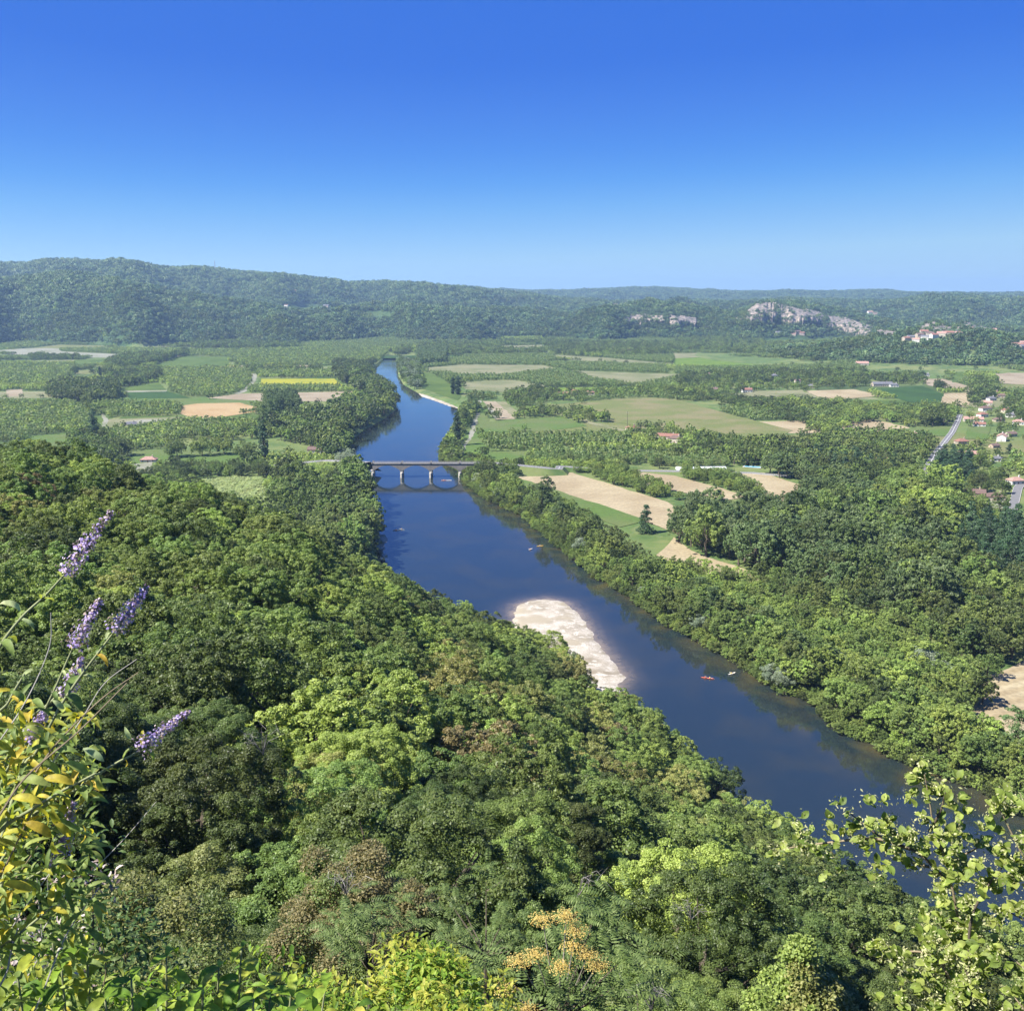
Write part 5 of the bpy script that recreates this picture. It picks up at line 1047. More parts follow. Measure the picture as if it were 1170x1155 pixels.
# fill the rest of the plain: hedges, small woods and orchards between the plots
P = jgrid((-2000, 560), (2400, 3800), 12.5, .45); z = terrain(P[:, 0], P[:, 1]); dd = np.hypot(P[:, 0], P[:, 1])
k = (z > -1) & (z < 5) & inview(P, z, 60) & (dd > 640) & (segdist(P, RIVER) > 5) & ~inside(P, RIVER); P = P[k]; P = P[~excluded(P) & ~excluded(P, GROVES)]
CA, CB = 230., 118.
def cellof(P):
    b_ = P[:, 1] - P[:, 0] * .08; rb_ = np.floor(b_ / CB).astype(int); off = (rb_ * 7919 % 13) / 13 * CA; a_ = P[:, 0] + P[:, 1] * .12 + off; ra = np.floor(a_ / CA).astype(int); return ra, rb_, a_ / CA - ra, b_ / CB - rb_, off
ra, rb_, fa, fb, _o = cellof(P); hsh = ((ra * 73856093) ^ (rb_ * 19349663)) % 997 / 997.
ctype = lambda h: 'orch' if h < .34 else 'wood' if h < .44 else 'open'
seen = {}
for (x, y), r1, r2, h_, f1, f2 in zip(P, ra, rb_, hsh, fa, fb):
    seen[(r1, r2)] = seen.get((r1, r2), 0) + 1; t_ = ctype(h_); edge = f2 < .09 or (f1 < .045)
    if edge and (h_ * 7.7 % 1) < .55 and random.random() < .7: put('wood', x, y, random.uniform(.55, .95), random.uniform(.5, .85), random.choice(('dark', 'mid', 'olive')))
    elif t_ == 'wood': put('wood', x, y, random.uniform(.9, 1.25), random.uniform(.8, 1.1), random.choice(('dark', 'mid', 'olive', 'light')))
    elif t_ == 'open' and random.random() < .012: put('wood', x, y, .85, .8, 'dark')
kinds_ = ['meadow', 'dry', 'green', 'meadow', 'stubble', 'lawn', 'orch', 'dry', 'lime', 'crop']; nfld = 0
for (r1, r2), cnt in sorted(seen.items()):
    h_ = ((r1 * 73856093) ^ (r2 * 19349663)) % 997 / 997.; off = (r2 * 7919 % 13) / 13 * CA
    def cw(u, v): b0 = (r2 + v) * CB; a0 = (r1 + u) * CA - off; x = (a0 - .12 * b0) / 1.0096; return (x, b0 + .08 * x)
    if ctype(h_) == 'orch':
        us, vs = np.meshgrid(np.arange(.04, .97, 7.2 / CA), np.arange(.10, .97, 11.0 / CB)); Q = np.array([cw(u, v) for u, v in zip(us.ravel(), vs.ravel())]) + RNG.normal(0, .5, (us.size, 2))
        zq = terrain(Q[:, 0], Q[:, 1]); kq = (zq > -1) & (zq < 6) & ~excluded(Q) & ~excluded(Q, GROVES) & (segdist(Q, RIVER) > 6) & ~inside(Q, RIVER); mnn = 'orchard' if h_ < .2 else 'light'
        for x, y in Q[kq]: put('orch', x, y, random.uniform(.95, 1.2), 1.05, mnn)
    if ctype(h_) != 'wood' and cnt > 40 and nfld < 90:
        qd = [cw(.03, .06), cw(.99, .06), cw(.99, .97), cw(.03, .97)]; Q = np.array(qd); zq = terrain(Q[:, 0], Q[:, 1])
        if (np.abs(zq) < .01).all() and (segdist(Q, RIVER) > 8).all() and not inside(Q, RIVER).any():
            kd = kinds_[int(h_ * 1000) % 10] if ctype(h_) == 'open' else 'orch'; cc = FC[kd]; nfld += 1
            key = 'fill_' + kd + str(int(h_ * 1000) % 2)
            if key not in M: M[key] = fieldmat('farm_' + kd, cc[0], cc[1], random.uniform(-.1, .2), random.choice((5, 8)), .4, c3=cc[2])
            tag(sheet('field', qd, M[key], .05 + .0007 * nfld, 2.5), {'orch': 'grass under an orchard block', 'meadow': 'pale meadow plot', 'dry': 'dry straw-coloured plot', 'green': 'green pasture plot', 'stubble': 'tan stubble plot', 'lawn': 'bright grass plot', 'lime': 'lime-green crop plot', 'crop': 'deep green maize plot'}[kd] + ' between hedges on the plain', kind='structure')
# ---- build: the 300 that show largest of each kind are things, the rest one mass each
CATN = dict(park=('plane_tree', 'tree', 'park', 'park', 'round park tree'), wood=('deciduous_tree', 'tree', 'wood', 'woodfar', 'broadleaf tree'), pop=('poplar_tree', 'poplar', 'pop', 'popfar', 'poplar'), cyp=('cypress_tree', 'cypress', 'cyp', 'cyp', 'cypress'),
            con=('conifer_tree', 'conifer', 'con', 'con', 'conifer'), orch=('orchard_tree', 'orchard tree', 'orch', 'orchfar', 'orchard tree'), wil=('willow_tree', 'willow', 'wil', 'wil', 'willow'))
ANCH = [((490, 540), 'the arched bridge'), ((650, 720), 'the gravel bar'), ((690, 560), 'the long stubble field'), ((250, 500), 'the park lawn'), ((900, 620), 'the poplar block'), ((1140, 800), 'the mown field'), ((1070, 510), 'the village road'),
        ((770, 480), 'the big meadow'), ((640, 500), 'the bright lawn'), ((430, 470), 'the river bend'), ((1120, 650), 'the dark willows'), ((850, 550), 'the swimming pool'), ((340, 435), 'the sunflower field'), ((275, 567), 'the nursery rows'), ((850, 660), 'the golden stubble patch'),
        ((560, 440), 'the pale beach'), ((100, 480), 'the tall cypress'), ((960, 460), 'the maize field'), ((230, 467), 'the orange stubble'), ((950, 740), 'the riverside scrub'), ((1100, 400), 'the wooded knoll'), ((440, 610), 'the left river bank')]
for fam, lst in VAL.items():
    if not lst: continue
    nm, cat, kn, kf, word = CATN[fam]; A = np.array([(a[0], a[1]) for a in lst]); Zt = np.maximum(terrain(A[:, 0], A[:, 1], False), 0) + np.array([a[2] or 0 for a in lst])
    d = np.hypot(A[:, 0], A[:, 1]); vis = inview(A, Zt, 2, 14); order = sorted(range(len(lst)), key=lambda i: (not vis[i], d[i]))
    px, py = proj(A[:, 0], A[:, 1], Zt + K[kn][0]['H'] * .6)
    lim = 300; ind = [i for i in order[:lim] if vis[i]]; si = set(ind); groups = {}
    for i in ind:
        an = min(ANCH, key=lambda q: (q[0][0] - px[i]) ** 2 + ((q[0][1] - py[i]) * 1.6) ** 2); groups.setdefault(an[1], []).append(i)
    for an, li in groups.items():
        li.sort(key=lambda i: px[i])
        for q_, i in enumerate(li):
            x, y, _, s, sz, mn = lst[i]; look = LOOK.get(mn, 'dark green'); L_ = d[i] > 1500
            lb = '%s %s near %s%s' % (look, word, an, ', %s of them from the left' % ordn(q_) if len(li) > 1 else '')
            kk = kn if not L_ else kf; tree(nm, kk, random.randrange(len(K[kk])), mn, (x, y, Zt[i] - .2), (s, sz), d[i] < 620 and fam in ('wood', 'pop', 'wil', 'con'), lb, cat, '%ss near %s' % (word, an))
    for zone, cond, kk in (('near', lambda i: d[i] <= 900, kn), ('far', lambda i: d[i] > 900, kf)):
        rest = [i for i in range(len(lst)) if i not in si and cond(i)]
        if not rest: continue
        mats = sorted({lst[i][5] for i in rest}); nv = 2 if kk == kn else 3; nv = min(nv, len(K[kk])); specs = [(kk, v, mn) for mn in mats for v in range(nv)]
        idx = np.array([mats.index(lst[i][5]) * nv + random.randrange(nv) for i in rest])
        stuff({'wood': 'woodland', 'park': 'park_trees', 'pop': 'poplar_plantation', 'orch': 'orchard', 'con': 'conifer_wood', 'wil': 'willow_thicket', 'cyp': 'cypress_row'}[fam], [(lst[i][0], lst[i][1], Zt[i] - .2) for i in rest],
              [(lst[i][3], lst[i][3], lst[i][4]) for i in rest], fam + zone, specs, {'near': 'dense %s wood in the middle of the plain', 'far': 'distant %s blocks spread over the plain'}[zone] % word, 'woodland' if fam != 'orch' else 'orchard', idx=idx)
s2 = RNG.uniform(.42, .56, len(NURS)); stuff('nursery_bushes', np.column_stack([NURS, np.full(len(NURS), .1)]), np.column_stack([s2 * 1.3, s2 * 1.3, s2]), 'nurs', [('orch', v, 'pale') for v in range(2)], 'pale nursery bushes in close rows beyond the left wood', 'bushes')
# ---- hill forest
def hill_scatter(d0, d1, sp, s0):
    r = []; dd = d0
    while dd < d1:
        st = sp * (1 + (dd - d0) / 9000); n_ = int(1.2 * dd / st); a = (np.arange(n_) + RNG.uniform(-.45, .45, n_)) * st / dd - .6; q = dd + RNG.uniform(-.45, .45, n_) * st
        r.append(np.stack([np.sin(a) * q, np.cos(a) * q], 1)); dd += st
    P = np.vstack(r); P = P[np.abs(np.arctan2(P[:, 0], P[:, 1])) < R(29)]; return P
P = hill_scatter(1650, 6100, 12.5, 1.); z = terrain(P[:, 0], P[:, 1], False); k = z > 4.5; P = P[k]; z = z[k]
# drop trees on slopes that face away
h_ = np.hypot(P[:, 0], P[:, 1]); zb = terrain(P[:, 0] * (1 - 30 / h_), P[:, 1] * (1 - 30 / h_), False); vis_sl = (z - zb) / 30 > (z - CAMZ) / h_ - .06
k = vis_sl; P = P[k]; z = z[k]; px, py = proj(P[:, 0], P[:, 1], z)
clear = excluded(P, CLIFF)
for (x, y, a, b) in [(345, 352, 26, 5), (155, 326, 0, 0), (1110, 403, 5, 12), (430, 361, 22, 5), (380, 353, 10, 3), (995, 360, 8, 4), (600, 352, 0, 0), (145, 322, 12, 3)]:
    if a: clear |= ((px - x) / a) ** 2 + ((py - y) / b) ** 2 < 1
for hx, hy, r_ in HILLH: clear |= (np.hypot(P[:, 0] - hx, (P[:, 1] - hy + r_ * .6)) < r_ * .9)
P = P[~clear]; z = z[~clear]; dd = np.hypot(P[:, 0], P[:, 1])
g_ = wav(P[:, 0], P[:, 1], 420, 77) + wav(P[:, 0], P[:, 1], 90, 78) * .4 + RNG.normal(0, .28, len(P)); s_ = (1 + (dd - 1650) / 9000) * np.clip(np.exp(RNG.normal(0, .28, len(P))), .6, 1.5)
g_ = g_ + np.clip((z - 110) / 260, -.3, .45)
idx = np.where(g_ > .35, 3 + 0 * RNG.integers(0, 3, len(P)), np.where(g_ < -.35, 4, RNG.integers(0, 3, len(P))))
print('hill trees', len(P), 'valley', {f: len(v) for f, v in VAL.items()})
stuff('forest', np.column_stack([P, z - 1.0]), np.column_stack([s_ * 1.25, s_ * 1.25, s_]), 'hillx', [('hill', v, None) for v in range(4)] + [('hill', 1, 'dark')], 'continuous forest over the hills across the valley', 'forest', idx=idx)
P = hill_scatter(6100, 10400, 19, 1.); z = terrain(P[:, 0], P[:, 1], False); h_ = np.hypot(P[:, 0], P[:, 1]); zb = terrain(P[:, 0] * (1 - 60 / h_), P[:, 1] * (1 - 60 / h_), False); k = ((z - zb) / 60 > (z - CAMZ) / h_ - .03) & (z > 60); P = P[k]; z = z[k]
s_ = RNG.uniform(1.3, 2.1, len(P)); print('far', len(P))
stuff('forest', np.column_stack([P, z - 3]), np.column_stack([s_ * 1.5, s_ * 1.5, s_]), 'hill', [('hill', v, None) for v in range(4)], 'blue-green forest on the farthest ridges', 'forest')

L_ = np.vstack(LEDGE); s_ = RNG.uniform(.35, 1.1, len(L_)); stuff('cliff_bushes', L_ - np.array([0, 0, 3.0]), np.column_stack([s_ * 1.3, s_ * 1.3, s_]), 'hill', [('hill', v, None) for v in range(4)], 'bushes clinging to ledges of the far cliffs', 'bushes')
# ================================================================== plants close to the viewpoint
def nrm(v): return v / (np.linalg.norm(v, axis=-1, keepdims=True) + 1e-9)
def leaves(P, D, N, L, W, curv=.9, fold=.25, ns=6, shape=1.0, seed=0, wavy=.0):
    """curved, folded leaves; P base, D direction, N upper side"""
    g = np.random.default_rng(seed); P, D, N = (np.atleast_2d(np.asarray(v, float)) for v in (P, D, N)); n = len(P)
    L = np.broadcast_to(np.asarray(L, float), (n,)); W = np.broadcast_to(np.asarray(W, float), (n,)); D = nrm(D); N = nrm(N - D * (N * D).sum(1, keepdims=True)); S = np.cross(D, N)
    cv = curv * g.uniform(.4, 1.5, n); V = np.zeros((n, ns + 1, 3, 3))
    for k in range(ns + 1):
        s = k / ns; al = np.sin(cv * s) / cv; dr = (1 - np.cos(cv * s)) / cv; wd = (math.sin(math.pi * min(1, s ** shape * .97 + .03)) ** .8) * (1 if k < ns else 0) + .02
        c = P + D * (L * al)[:, None] - N * (L * dr)[:, None]; nn = N * np.cos(cv * s)[:, None] + D * np.sin(cv * s)[:, None]
        lift = fold * W * .5 * wd + wavy * W * math.sin(k * 2.1)
        V[:, k, 1] = c; V[:, k, 0] = c - S * (W * .5 * wd)[:, None] + nn * lift[:, None]; V[:, k, 2] = c + S * (W * .5 * wd)[:, None] + nn * lift[:, None]
    b = np.arange(n)[:, None, None] * (ns + 1) * 3 + np.arange(ns)[None, :, None] * 3 + np.arange(2)[None, None, :]
    Fc = np.stack([b, b + 1, b + 4, b + 3], -1).reshape(-1, 4); att = np.repeat(g.uniform(0, 1, n), ns * 2)
    return V.reshape(-1, 3), Fc, att
def leafobj(name, sets, mats, parent, smooth=True):
    """sets = [(V,F,a,mat index)] -> one foliage mesh"""
    o_ = 0; VV = []; FF = []; AA = []; MI = []
    for V, Fc, a, mi in sets:
        VV.append(V); FF.append(Fc + o_); AA.append(a); MI.append(np.full(len(Fc), mi)); o_ += len(V)
    return link(name, mesh_np(name, np.vstack(VV), np.vstack(FF), np.concatenate(AA), smooth=smooth, midx=np.concatenate(MI)), mats, parent)
def path(pts, d, n=12):
    """smooth curve through (px, py[, d]) points seen from the viewpoint"""
    q = [np.array(atd(p[0], p[1], p[2] if len(p) > 2 else d)) for p in pts]; q = [2 * q[0] - q[1]] + q + [2 * q[-1] - q[-2]]; out = []
    for i in range(1, len(q) - 2):
        for k in range(n):
            t = k / n; out.append(.5 * ((2 * q[i]) + (-q[i - 1] + q[i + 1]) * t + (2 * q[i - 1] - 5 * q[i] + 4 * q[i + 1] - q[i + 2]) * t * t + (-q[i - 1] + 3 * q[i] - 3 * q[i + 1] + q[i + 2]) * t ** 3))
    out.append(q[-2]); return np.array(out)
def along(pt, s):
    seg = np.linalg.norm(np.diff(pt, axis=0), axis=1); cs = np.concatenate([[0], np.cumsum(seg)]); s = s * cs[-1]
    p = np.array([np.interp(s, cs, pt[:, k]) for k in range(3)]).T; e = np.array([np.interp(np.minimum(s + .01, cs[-1]), cs, pt[:, k]) for k in range(3)]).T; b = np.array([np.interp(np.maximum(s - .01, 0), cs, pt[:, k]) for k in range(3)]).T
    return p, nrm(e - b), cs[-1]
def fgmat(name, c0, c1, c2, trans=.45, rough=.55): return leafmat(name, c0, c1, c2, trans, rough, hue=0, val=0, spec=.3, tex=45)
M['bud'] = fgmat('bush_leaf', (.12, .19, .05), (.24, .32, .08), (.42, .46, .12)); M['budy'] = fgmat('yellowing_leaf', (.34, .38, .06), (.52, .48, .06), (.60, .40, .05), .5)
M['budp'] = fgmat('pale_leaf', (.30, .38, .18), (.42, .50, .22), (.50, .56, .26)); M['lime'] = fgmat('lime_leaf', (.10, .20, .025), (.21, .34, .035), (.38, .46, .06))
M['limey'] = fgmat('yellow_lime_leaf', (.19, .26, .03), (.33, .37, .05), (.48, .45, .08)); M['rnd'] = fgmat('round_leaf', (.13, .20, .035), (.24, .31, .06), (.36, .41, .10))
M['cream'] = fgmat('cream_florets', (.27, .29, .11), (.43, .43, .20), (.56, .55, .31), .3, .7); M['purple'] = fgmat('purple_florets', (.30, .21, .50), (.43, .33, .62), (.58, .50, .76), .3, .7)
M['spent'] = fgmat('faded_florets', (.25, .18, .14), (.45, .36, .32), (.62, .54, .50), .2, .8); M['orange'] = fgmat('seed_clusters', (.36, .26, .06), (.54, .40, .11), (.66, .52, .20), .3, .7)
M['dstem'] = simple('bush_stem', (.20, .22, .11), .8, .2, .2, 20); M['twig'] = simple('dry_twig', (.20, .16, .10), .85, .2, .2, 20); M['wtwig'] = simple('bleached_twig', (.36, .34, .30), .85, .2, .15, 20)
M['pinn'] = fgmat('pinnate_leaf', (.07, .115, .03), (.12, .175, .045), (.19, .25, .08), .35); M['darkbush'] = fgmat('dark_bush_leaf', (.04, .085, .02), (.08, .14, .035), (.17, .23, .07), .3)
g0 = np.random.default_rng(5)
# ---- butterfly bush
bud = empty('butterfly_bush', atd(-60, 1240, 2.7), 'butterfly bush with purple flower spikes and yellowing leaves at the left edge', 'bush')
inv = Matrix.Translation(-bud.location)
def loc(V): return V - np.array(bud.location)
def setroot(e): global bud; bud = e
def stem(pts, d, r0, r1, mat='dstem', n=10):
    p = path(pts, d, n); q = loc(p); mb = MB(); k = len(q); mb.tube([tuple(v) for v in q], [r0 + (r1 - r0) * i / (k - 1) for i in range(k)], 6); mb.build('stem', M[mat], bud, smooth=True); return p
ST = [([(-70, 1240, 2.5), (-60, 1000, 2.7), (-30, 790), (0, 738), (25, 705), (52, 680), (74, 656)], 3.0, [(74, 656), (98, 622), (128, 584)]),
      ([(-60, 1240, 2.5), (-20, 1040, 2.8), (23, 887), (42, 858), (67, 810), (91, 774), (112, 746), (131, 721)], 3.0, [(131, 721), (148, 697), (168, 670)]),
      ([(-60, 1240, 2.5), (-10, 1000, 2.9), (30, 862), (65, 782), (84, 738)], 3.15, [(84, 740), (100, 710), (116, 684)]),
      ([(-70, 1240, 2.5), (-50, 1010, 2.6), (0, 949), (35, 925), (70, 904), (97, 890), (110, 883)], 2.8, None),
      ([(-60, 1240, 2.6), (20, 960), (90, 900), (131, 873), (152, 862), (166, 852)], 3.1, [(156, 856), (185, 835), (216, 812)]),
      ([(-60, 1240, 2.6), (-20, 870), (11, 800), (28, 770)], 2.9, None),
      ([(-60, 1240, 2.6), (-20, 960), (20, 840), (60, 800), (84, 770)], 3.3, [(70, 795), (84, 775), (94, 750)]),
      ([(-60, 1240, 2.6), (-40, 1060), (0, 985), (40, 940), (70, 960)], 3.1, [(62, 985), (74, 955), (84, 915)]),
      ([(-60, 1240, 2.6), (-40, 1060), (0, 900), (30, 850), (42, 835)], 3.1, [(34, 845), (43, 830), (52, 812)]),
      ([(-60, 1240, 2.5), (-50, 1100, 2.6), (-10, 1040), (30, 1005), (70, 985)], 2.9, None), ([(-60, 1240, 2.5), (-50, 1120, 2.6), (-10, 1090), (30, 1060), (60, 1035)], 2.8, None)]
sets = []
for si, (pts, d, fl) in enumerate(ST):
    p = stem(pts, d, .0065, .0028); nn_ = 11; s_ = np.linspace(.42, .99, nn_)
    P_, T_, L_ = along(p, s_)
    for k in range(nn_):
        t = T_[k]; a = g0.uniform(0, 3.14); u = nrm(np.cross(t, [0.3, .2, 1])); v = np.cross(t, u)
        for sg in (1, -1):
            sd_ = (u * math.cos(a) + v * math.sin(a)) * sg; D_ = nrm(sd_ * .9 + t * .5 + np.array([0, 0, .25])); yel = 1 if (g0.random() < (.5 if P_[k][2] < float(atd(0, 850, 3).z) else .12)) else 0
            mi = 1 if yel else (2 if P_[k][2] > float(atd(0, 800, 3).z) and g0.random() < .5 else 0); ll = g0.uniform(.055, .11) * (1.1 if k < 8 else .65)
            V, Fc, a_ = leaves(P_[k], D_, np.array([0, -.25, 1.]), ll, ll * g0.uniform(.20, .28), 1.5, .5, seed=si * 99 + k * 2 + (sg > 0), wavy=.06); sets.append((loc(V), Fc, a_, mi))
    if fl:
        q = path(fl, d, 10); nf = 520; s_ = g0.random(nf); s_ = np.where(g0.random(nf) < .65, (np.floor(s_ * 15) + .5 + g0.normal(0, .16, nf)) / 15, s_).clip(0, 1); Pf, Tf, Lf = along(q, s_); rad = .036 * (1 - s_ * .72) * g0.uniform(.1, 1.15, nf); dv = rnd_dirs(nf, g0); dv = nrm(dv - Tf * (dv * Tf).sum(1, keepdims=True))
        Pf = Pf + dv * rad[:, None]; Nf = nrm(dv + rnd_dirs(nf, g0) * .6 + np.array([0, 0, .4])); lf = g0.uniform(.006, .012, nf); V, Fc = quads(Pf, Nf, lf, lf * .8, g0, 0)
        mi = (g0.random(nf) < (.20 + .62 * np.abs(s_ - .42) ** 1.3 * (1.5 if si == 1 else .9))).astype(int); o = link('flower_spike', mesh_np('flower_spike', loc(V), Fc, g0.random(nf), midx=mi), [M['purple'], M['spent']], bud)
        mb = MB(); mb.tube([tuple(v) for v in loc(q)], [.0025] * (len(q) - 1) + [.001], 5); mb.build('flower_stalk', M['dstem'], o)
# big yellow leaves and the crowded lower leaves
for (x, y, ax_, ay_, l_, mi) in [(28, 940, .9, -.1, .13, 1), (60, 922, .2, -1, .11, 1), (8, 925, -.4, -.6, .13, 1), (62, 938, .9, -.7, .10, 1), (60, 960, .1, -1, .09, 1), (14, 912, 1, .2, .12, 1), (60, 860, 1, .5, .10, 0), (75, 870, 1, -.3, .11, 0), (112, 885, .1, -1, .10, 0), (20, 890, 1, .1, .13, 0), (30, 985, -1, -.2, .12, 1),
                                  (5, 1010, .9, .1, .12, 1), (95, 855, .6, -.2, .10, 2), (0, 690, 1, .3, .09, 2), (150, 845, -.3, .8, .06, 2), (12, 790, 1, -.2, .08, 0), (50, 890, .9, .2, .12, 1), (30, 830, 1, -.1, .09, 0), (60, 800, 1, -.6, .08, 2)]:
    b_ = np.array(atd(x, y, 2.75)); l_ *= .72; V, Fc, a_ = leaves(b_, np.array([ax_, -.3, ay_ * 1.0 + .15]), np.array([-.2, -.5, .85]), l_, l_ * .29, 1.5, .5, seed=x + y, wavy=.05); sets.append((loc(V), Fc, a_, mi))
nl = 1000; x = g0.uniform(-40, 105, nl); y = g0.uniform(800, 1170, nl); keep = x < 118 - np.abs(y - 900) * .10; x = x[keep]; y = y[keep]; P_ = np.array([atd(a, b, g0.uniform(2.8, 3.7)) for a, b in zip(x, y)]); n_ = len(P_)
D_ = nrm(rnd_dirs(n_, g0) + np.array([.5, -.1, .2])); ll = g0.uniform(.035, .10, n_); pick = g0.random(n_); zone = np.where(y < 960, (pick < .42) * 1, np.where(pick < .12, 1, 0))
for mi in (0, 1):
    k = zone == mi; V, Fc, a_ = leaves(P_[k], D_[k], np.array([[0, -.3, 1.]]) + rnd_dirs(k.sum(), g0) * .35, ll[k], ll[k] * .22, 1.5, .5, seed=71 + mi); sets.append((loc(V), Fc, a_ * .8, mi))
leafobj('foliage', sets, [M['bud'], M['budy'], M['budp']], bud)
for (pts, r_, mt, d_) in [([(0, 930), (30, 887), (90, 835), (145, 780)], .004, 'twig', 2.7), ([(60, 855), (114, 800), (158, 768)], .0035, 'twig', 2.9), ([(94, 820), (120, 780), (156, 753)], .0025, 'wtwig', 3.1), ([(90, 1000), (101, 998), (141, 959), (178, 916)], .0025, 'wtwig', 3.2), ([(39, 1155), (75, 1069), (113, 1014)], .004, 'wtwig', 2.9),
                          ([(0, 1080), (40, 1020), (72, 978)], .003, 'wtwig', 3), ([(118, 1125), (116, 1070), (108, 1046)], .003, 'twig', 3.3), ([(45, 1090), (44, 1030), (42, 1000)], .003, 'wtwig', 3.4), ([(57, 1095), (56, 1040), (54, 1005)], .0025, 'wtwig', 3.4), ([(0, 1000), (35, 930), (60, 885)], .0035, 'twig', 2.9), ([(20, 1000), (70, 930), (100, 905)], .003, 'twig', 3.2),
                          ([(-10, 860), (30, 800), (56, 740), (58, 700)], .003, 'wtwig', 3.1), ([(3, 1120), (12, 1090), (20, 1060)], .004, 'wtwig', 2.8)]:
    p = path([(pts[0][0] - 40, pts[0][1] + 60)] + pts, d_, 8); mb = MB(); mb.tube([tuple(v) for v in loc(p)], [r_ * (1 - .6 * i / len(p)) for i in range(len(p))], 5); mb.build('dry_twig', M[mt], bud)
# ---- large-leaved bush along the bottom
big = empty('large_leaved_bush', atd(200, 1330, 3.0), 'bush of big glossy lime-green leaves at the bottom left', 'bush'); setroot(big); sets = []
for k, (x, y, d_) in enumerate([(276, 1082, 3.0), (190, 1092, 3.0), (98, 1078, 3.1), (70, 1105, 3.0), (20, 1115, 2.9), (150, 1118, 2.9), (335, 1112, 2.8), (232, 1128, 2.8), (372, 1128, 2.7), (120, 1140, 2.7), (290, 1140, 2.7), (180, 1150, 2.7), (50, 1150, 2.7), (60, 1072, 3.3), (340, 1150, 2.6), (250, 1105, 3.1), (410, 1150, 2.6), (220, 1150, 2.6), (0, 1150, 2.8), (310, 1125, 3)]):
    p = stem([(x * .6 + 80, 1330, 3.0), (x * .9 + 20, (y + 1330) / 2 - 10), (x, y)], d_, .006, .003)
    P_, T_, _ = along(p, np.linspace(.45, 1, 8))
    for j in range(8):
        for sg in range(2):
            a = j * 1.57 + sg * 3.14 + g0.normal() * .3; t = T_[j]; u = nrm(np.cross(t, [.2, 1, .1])); v = np.cross(t, u); dd = u * math.cos(a) + v * math.sin(a); ll = g0.uniform(.075, .125) * (1 if j < 6 else .8)
            V, Fc, a_ = leaves(P_[j], nrm(dd + t * .45), np.array([0, -.2, 1.]), ll, ll * g0.uniform(.34, .42), 1.3, .4, ns=7, seed=k * 50 + j * 2 + sg, wavy=.03); sets.append((loc(V), Fc, a_, 0 if g0.random() < .8 else 1))
leafobj('foliage', sets, [M['lime'], M['limey']], big)
# ---- leafy shrubs a few metres down the slope
def shrub(name, px_, py_, d_, R_, H_, n_, ll_, mats, label, wr=.32, curv=.8, nc=26, cat='shrub', ns=3, clus=.34, frac=None, zsc=1.0):
    top = atd(px_, py_, d_); e = empty(name, (top.x, top.y, top.z - H_ * .5), label, cat); setroot(e); g = np.random.default_rng(px_ * 7 + py_)
    c = rnd_dirs(nc, g) * g.uniform(.45, .95, (nc, 1)) * np.array([R_, R_, H_ * .5]); c[:, 2] = np.abs(c[:, 2]) * 1.0 - .1 * H_
    k = g.integers(0, nc, n_); dv = nrm(rnd_dirs(n_, g) + np.array([0, 0, .45]) + nrm(c)[k] * .5); P_ = c[k] + dv * (R_ * clus * g.uniform(.35, 1.05, n_) ** .6)[:, None]
    D_ = nrm(dv * .7 + rnd_dirs(n_, g) * .8); N_ = dv * .5 + np.array([0, 0, .8]) + rnd_dirs(n_, g) * .4; L_ = ll_ * g.uniform(.6, 1.3, n_); mi = (g.random(nc) < (frac or .3)).astype(int)[k] if len(mats) > 1 else np.zeros(n_, int); sets = []
    for m_ in range(len(mats)):
        q = mi == m_
        if q.any(): V, Fc, a_ = leaves(P_[q], D_[q], N_[q], L_[q], L_[q] * wr, curv, .3, ns=ns, seed=px_ + m_); sets.append((V, Fc, a_, m_))
    leafobj('foliage', sets, [M[m_] for m_ in mats], e); mb = MB(); base = Vector((0, .2 * R_, -H_ * 1.6 - 1))
    for j in g.choice(nc, min(12, nc), replace=False): mb.tube([base, base.lerp(Vector(c[j]), .5) + Vector((0, 0, .1)), Vector(c[j])], [.012 * R_ + .01, .008 * R_ + .006, .004], 5)
    mb.build('branches', M['bark'], e); return e
shrub('leafy_shrub', 70, 1160, 4.6, .75, .9, 2600, .07, ['lime', 'bud'], 'tangled green shrub filling the bottom left corner behind the big leaves', nc=30)
shrub('leafy_shrub', 225, 1180, 4.4, .8, .8, 2800, .065, ['lime', 'darkbush'], 'green shrub behind the glossy big-leaved bush', nc=30)
shrub('leafy_shrub', 385, 1165, 5.2, .72, 1.0, 5200, .05, ['limey', 'lime'], 'fine-leaved yellow-green shrub right of the big-leaved bush', .28, nc=34)
shrub('leafy_shrub', 525, 1172, 8.0, 1.0, 1.25, 4600, .10, ['limey'], 'bright yellow-leaved shrub at the bottom centre-left', .34, nc=22)
shrub('leafy_shrub', 470, 1120, 11.0, 1.3, 1.6, 4200, .12, ['lime', 'limey'], 'lime-green shrub above the bright yellow-leaved one', .34, nc=26)
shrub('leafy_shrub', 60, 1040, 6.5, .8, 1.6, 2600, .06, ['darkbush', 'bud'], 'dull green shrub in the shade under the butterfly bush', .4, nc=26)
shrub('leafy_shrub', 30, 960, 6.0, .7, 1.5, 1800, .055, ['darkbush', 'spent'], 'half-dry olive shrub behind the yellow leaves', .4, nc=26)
shrub('yellow_shrub', 165, 995, 13.0, 1.25, 2.4, 11000, .05, ['yellow', 'olive'], 'yellow-leaved shrub glowing before the dark hollow', .6, nc=30, clus=.26, frac=.35)
shrub('yellow_shrub', 930, 1060, 17.0, 1.1, 3.6, 11000, .07, ['yellow', 'light'], 'tall yellowish shrub among dark crowns left of the round-leaved bush', .6, nc=26, clus=.3, frac=.72)
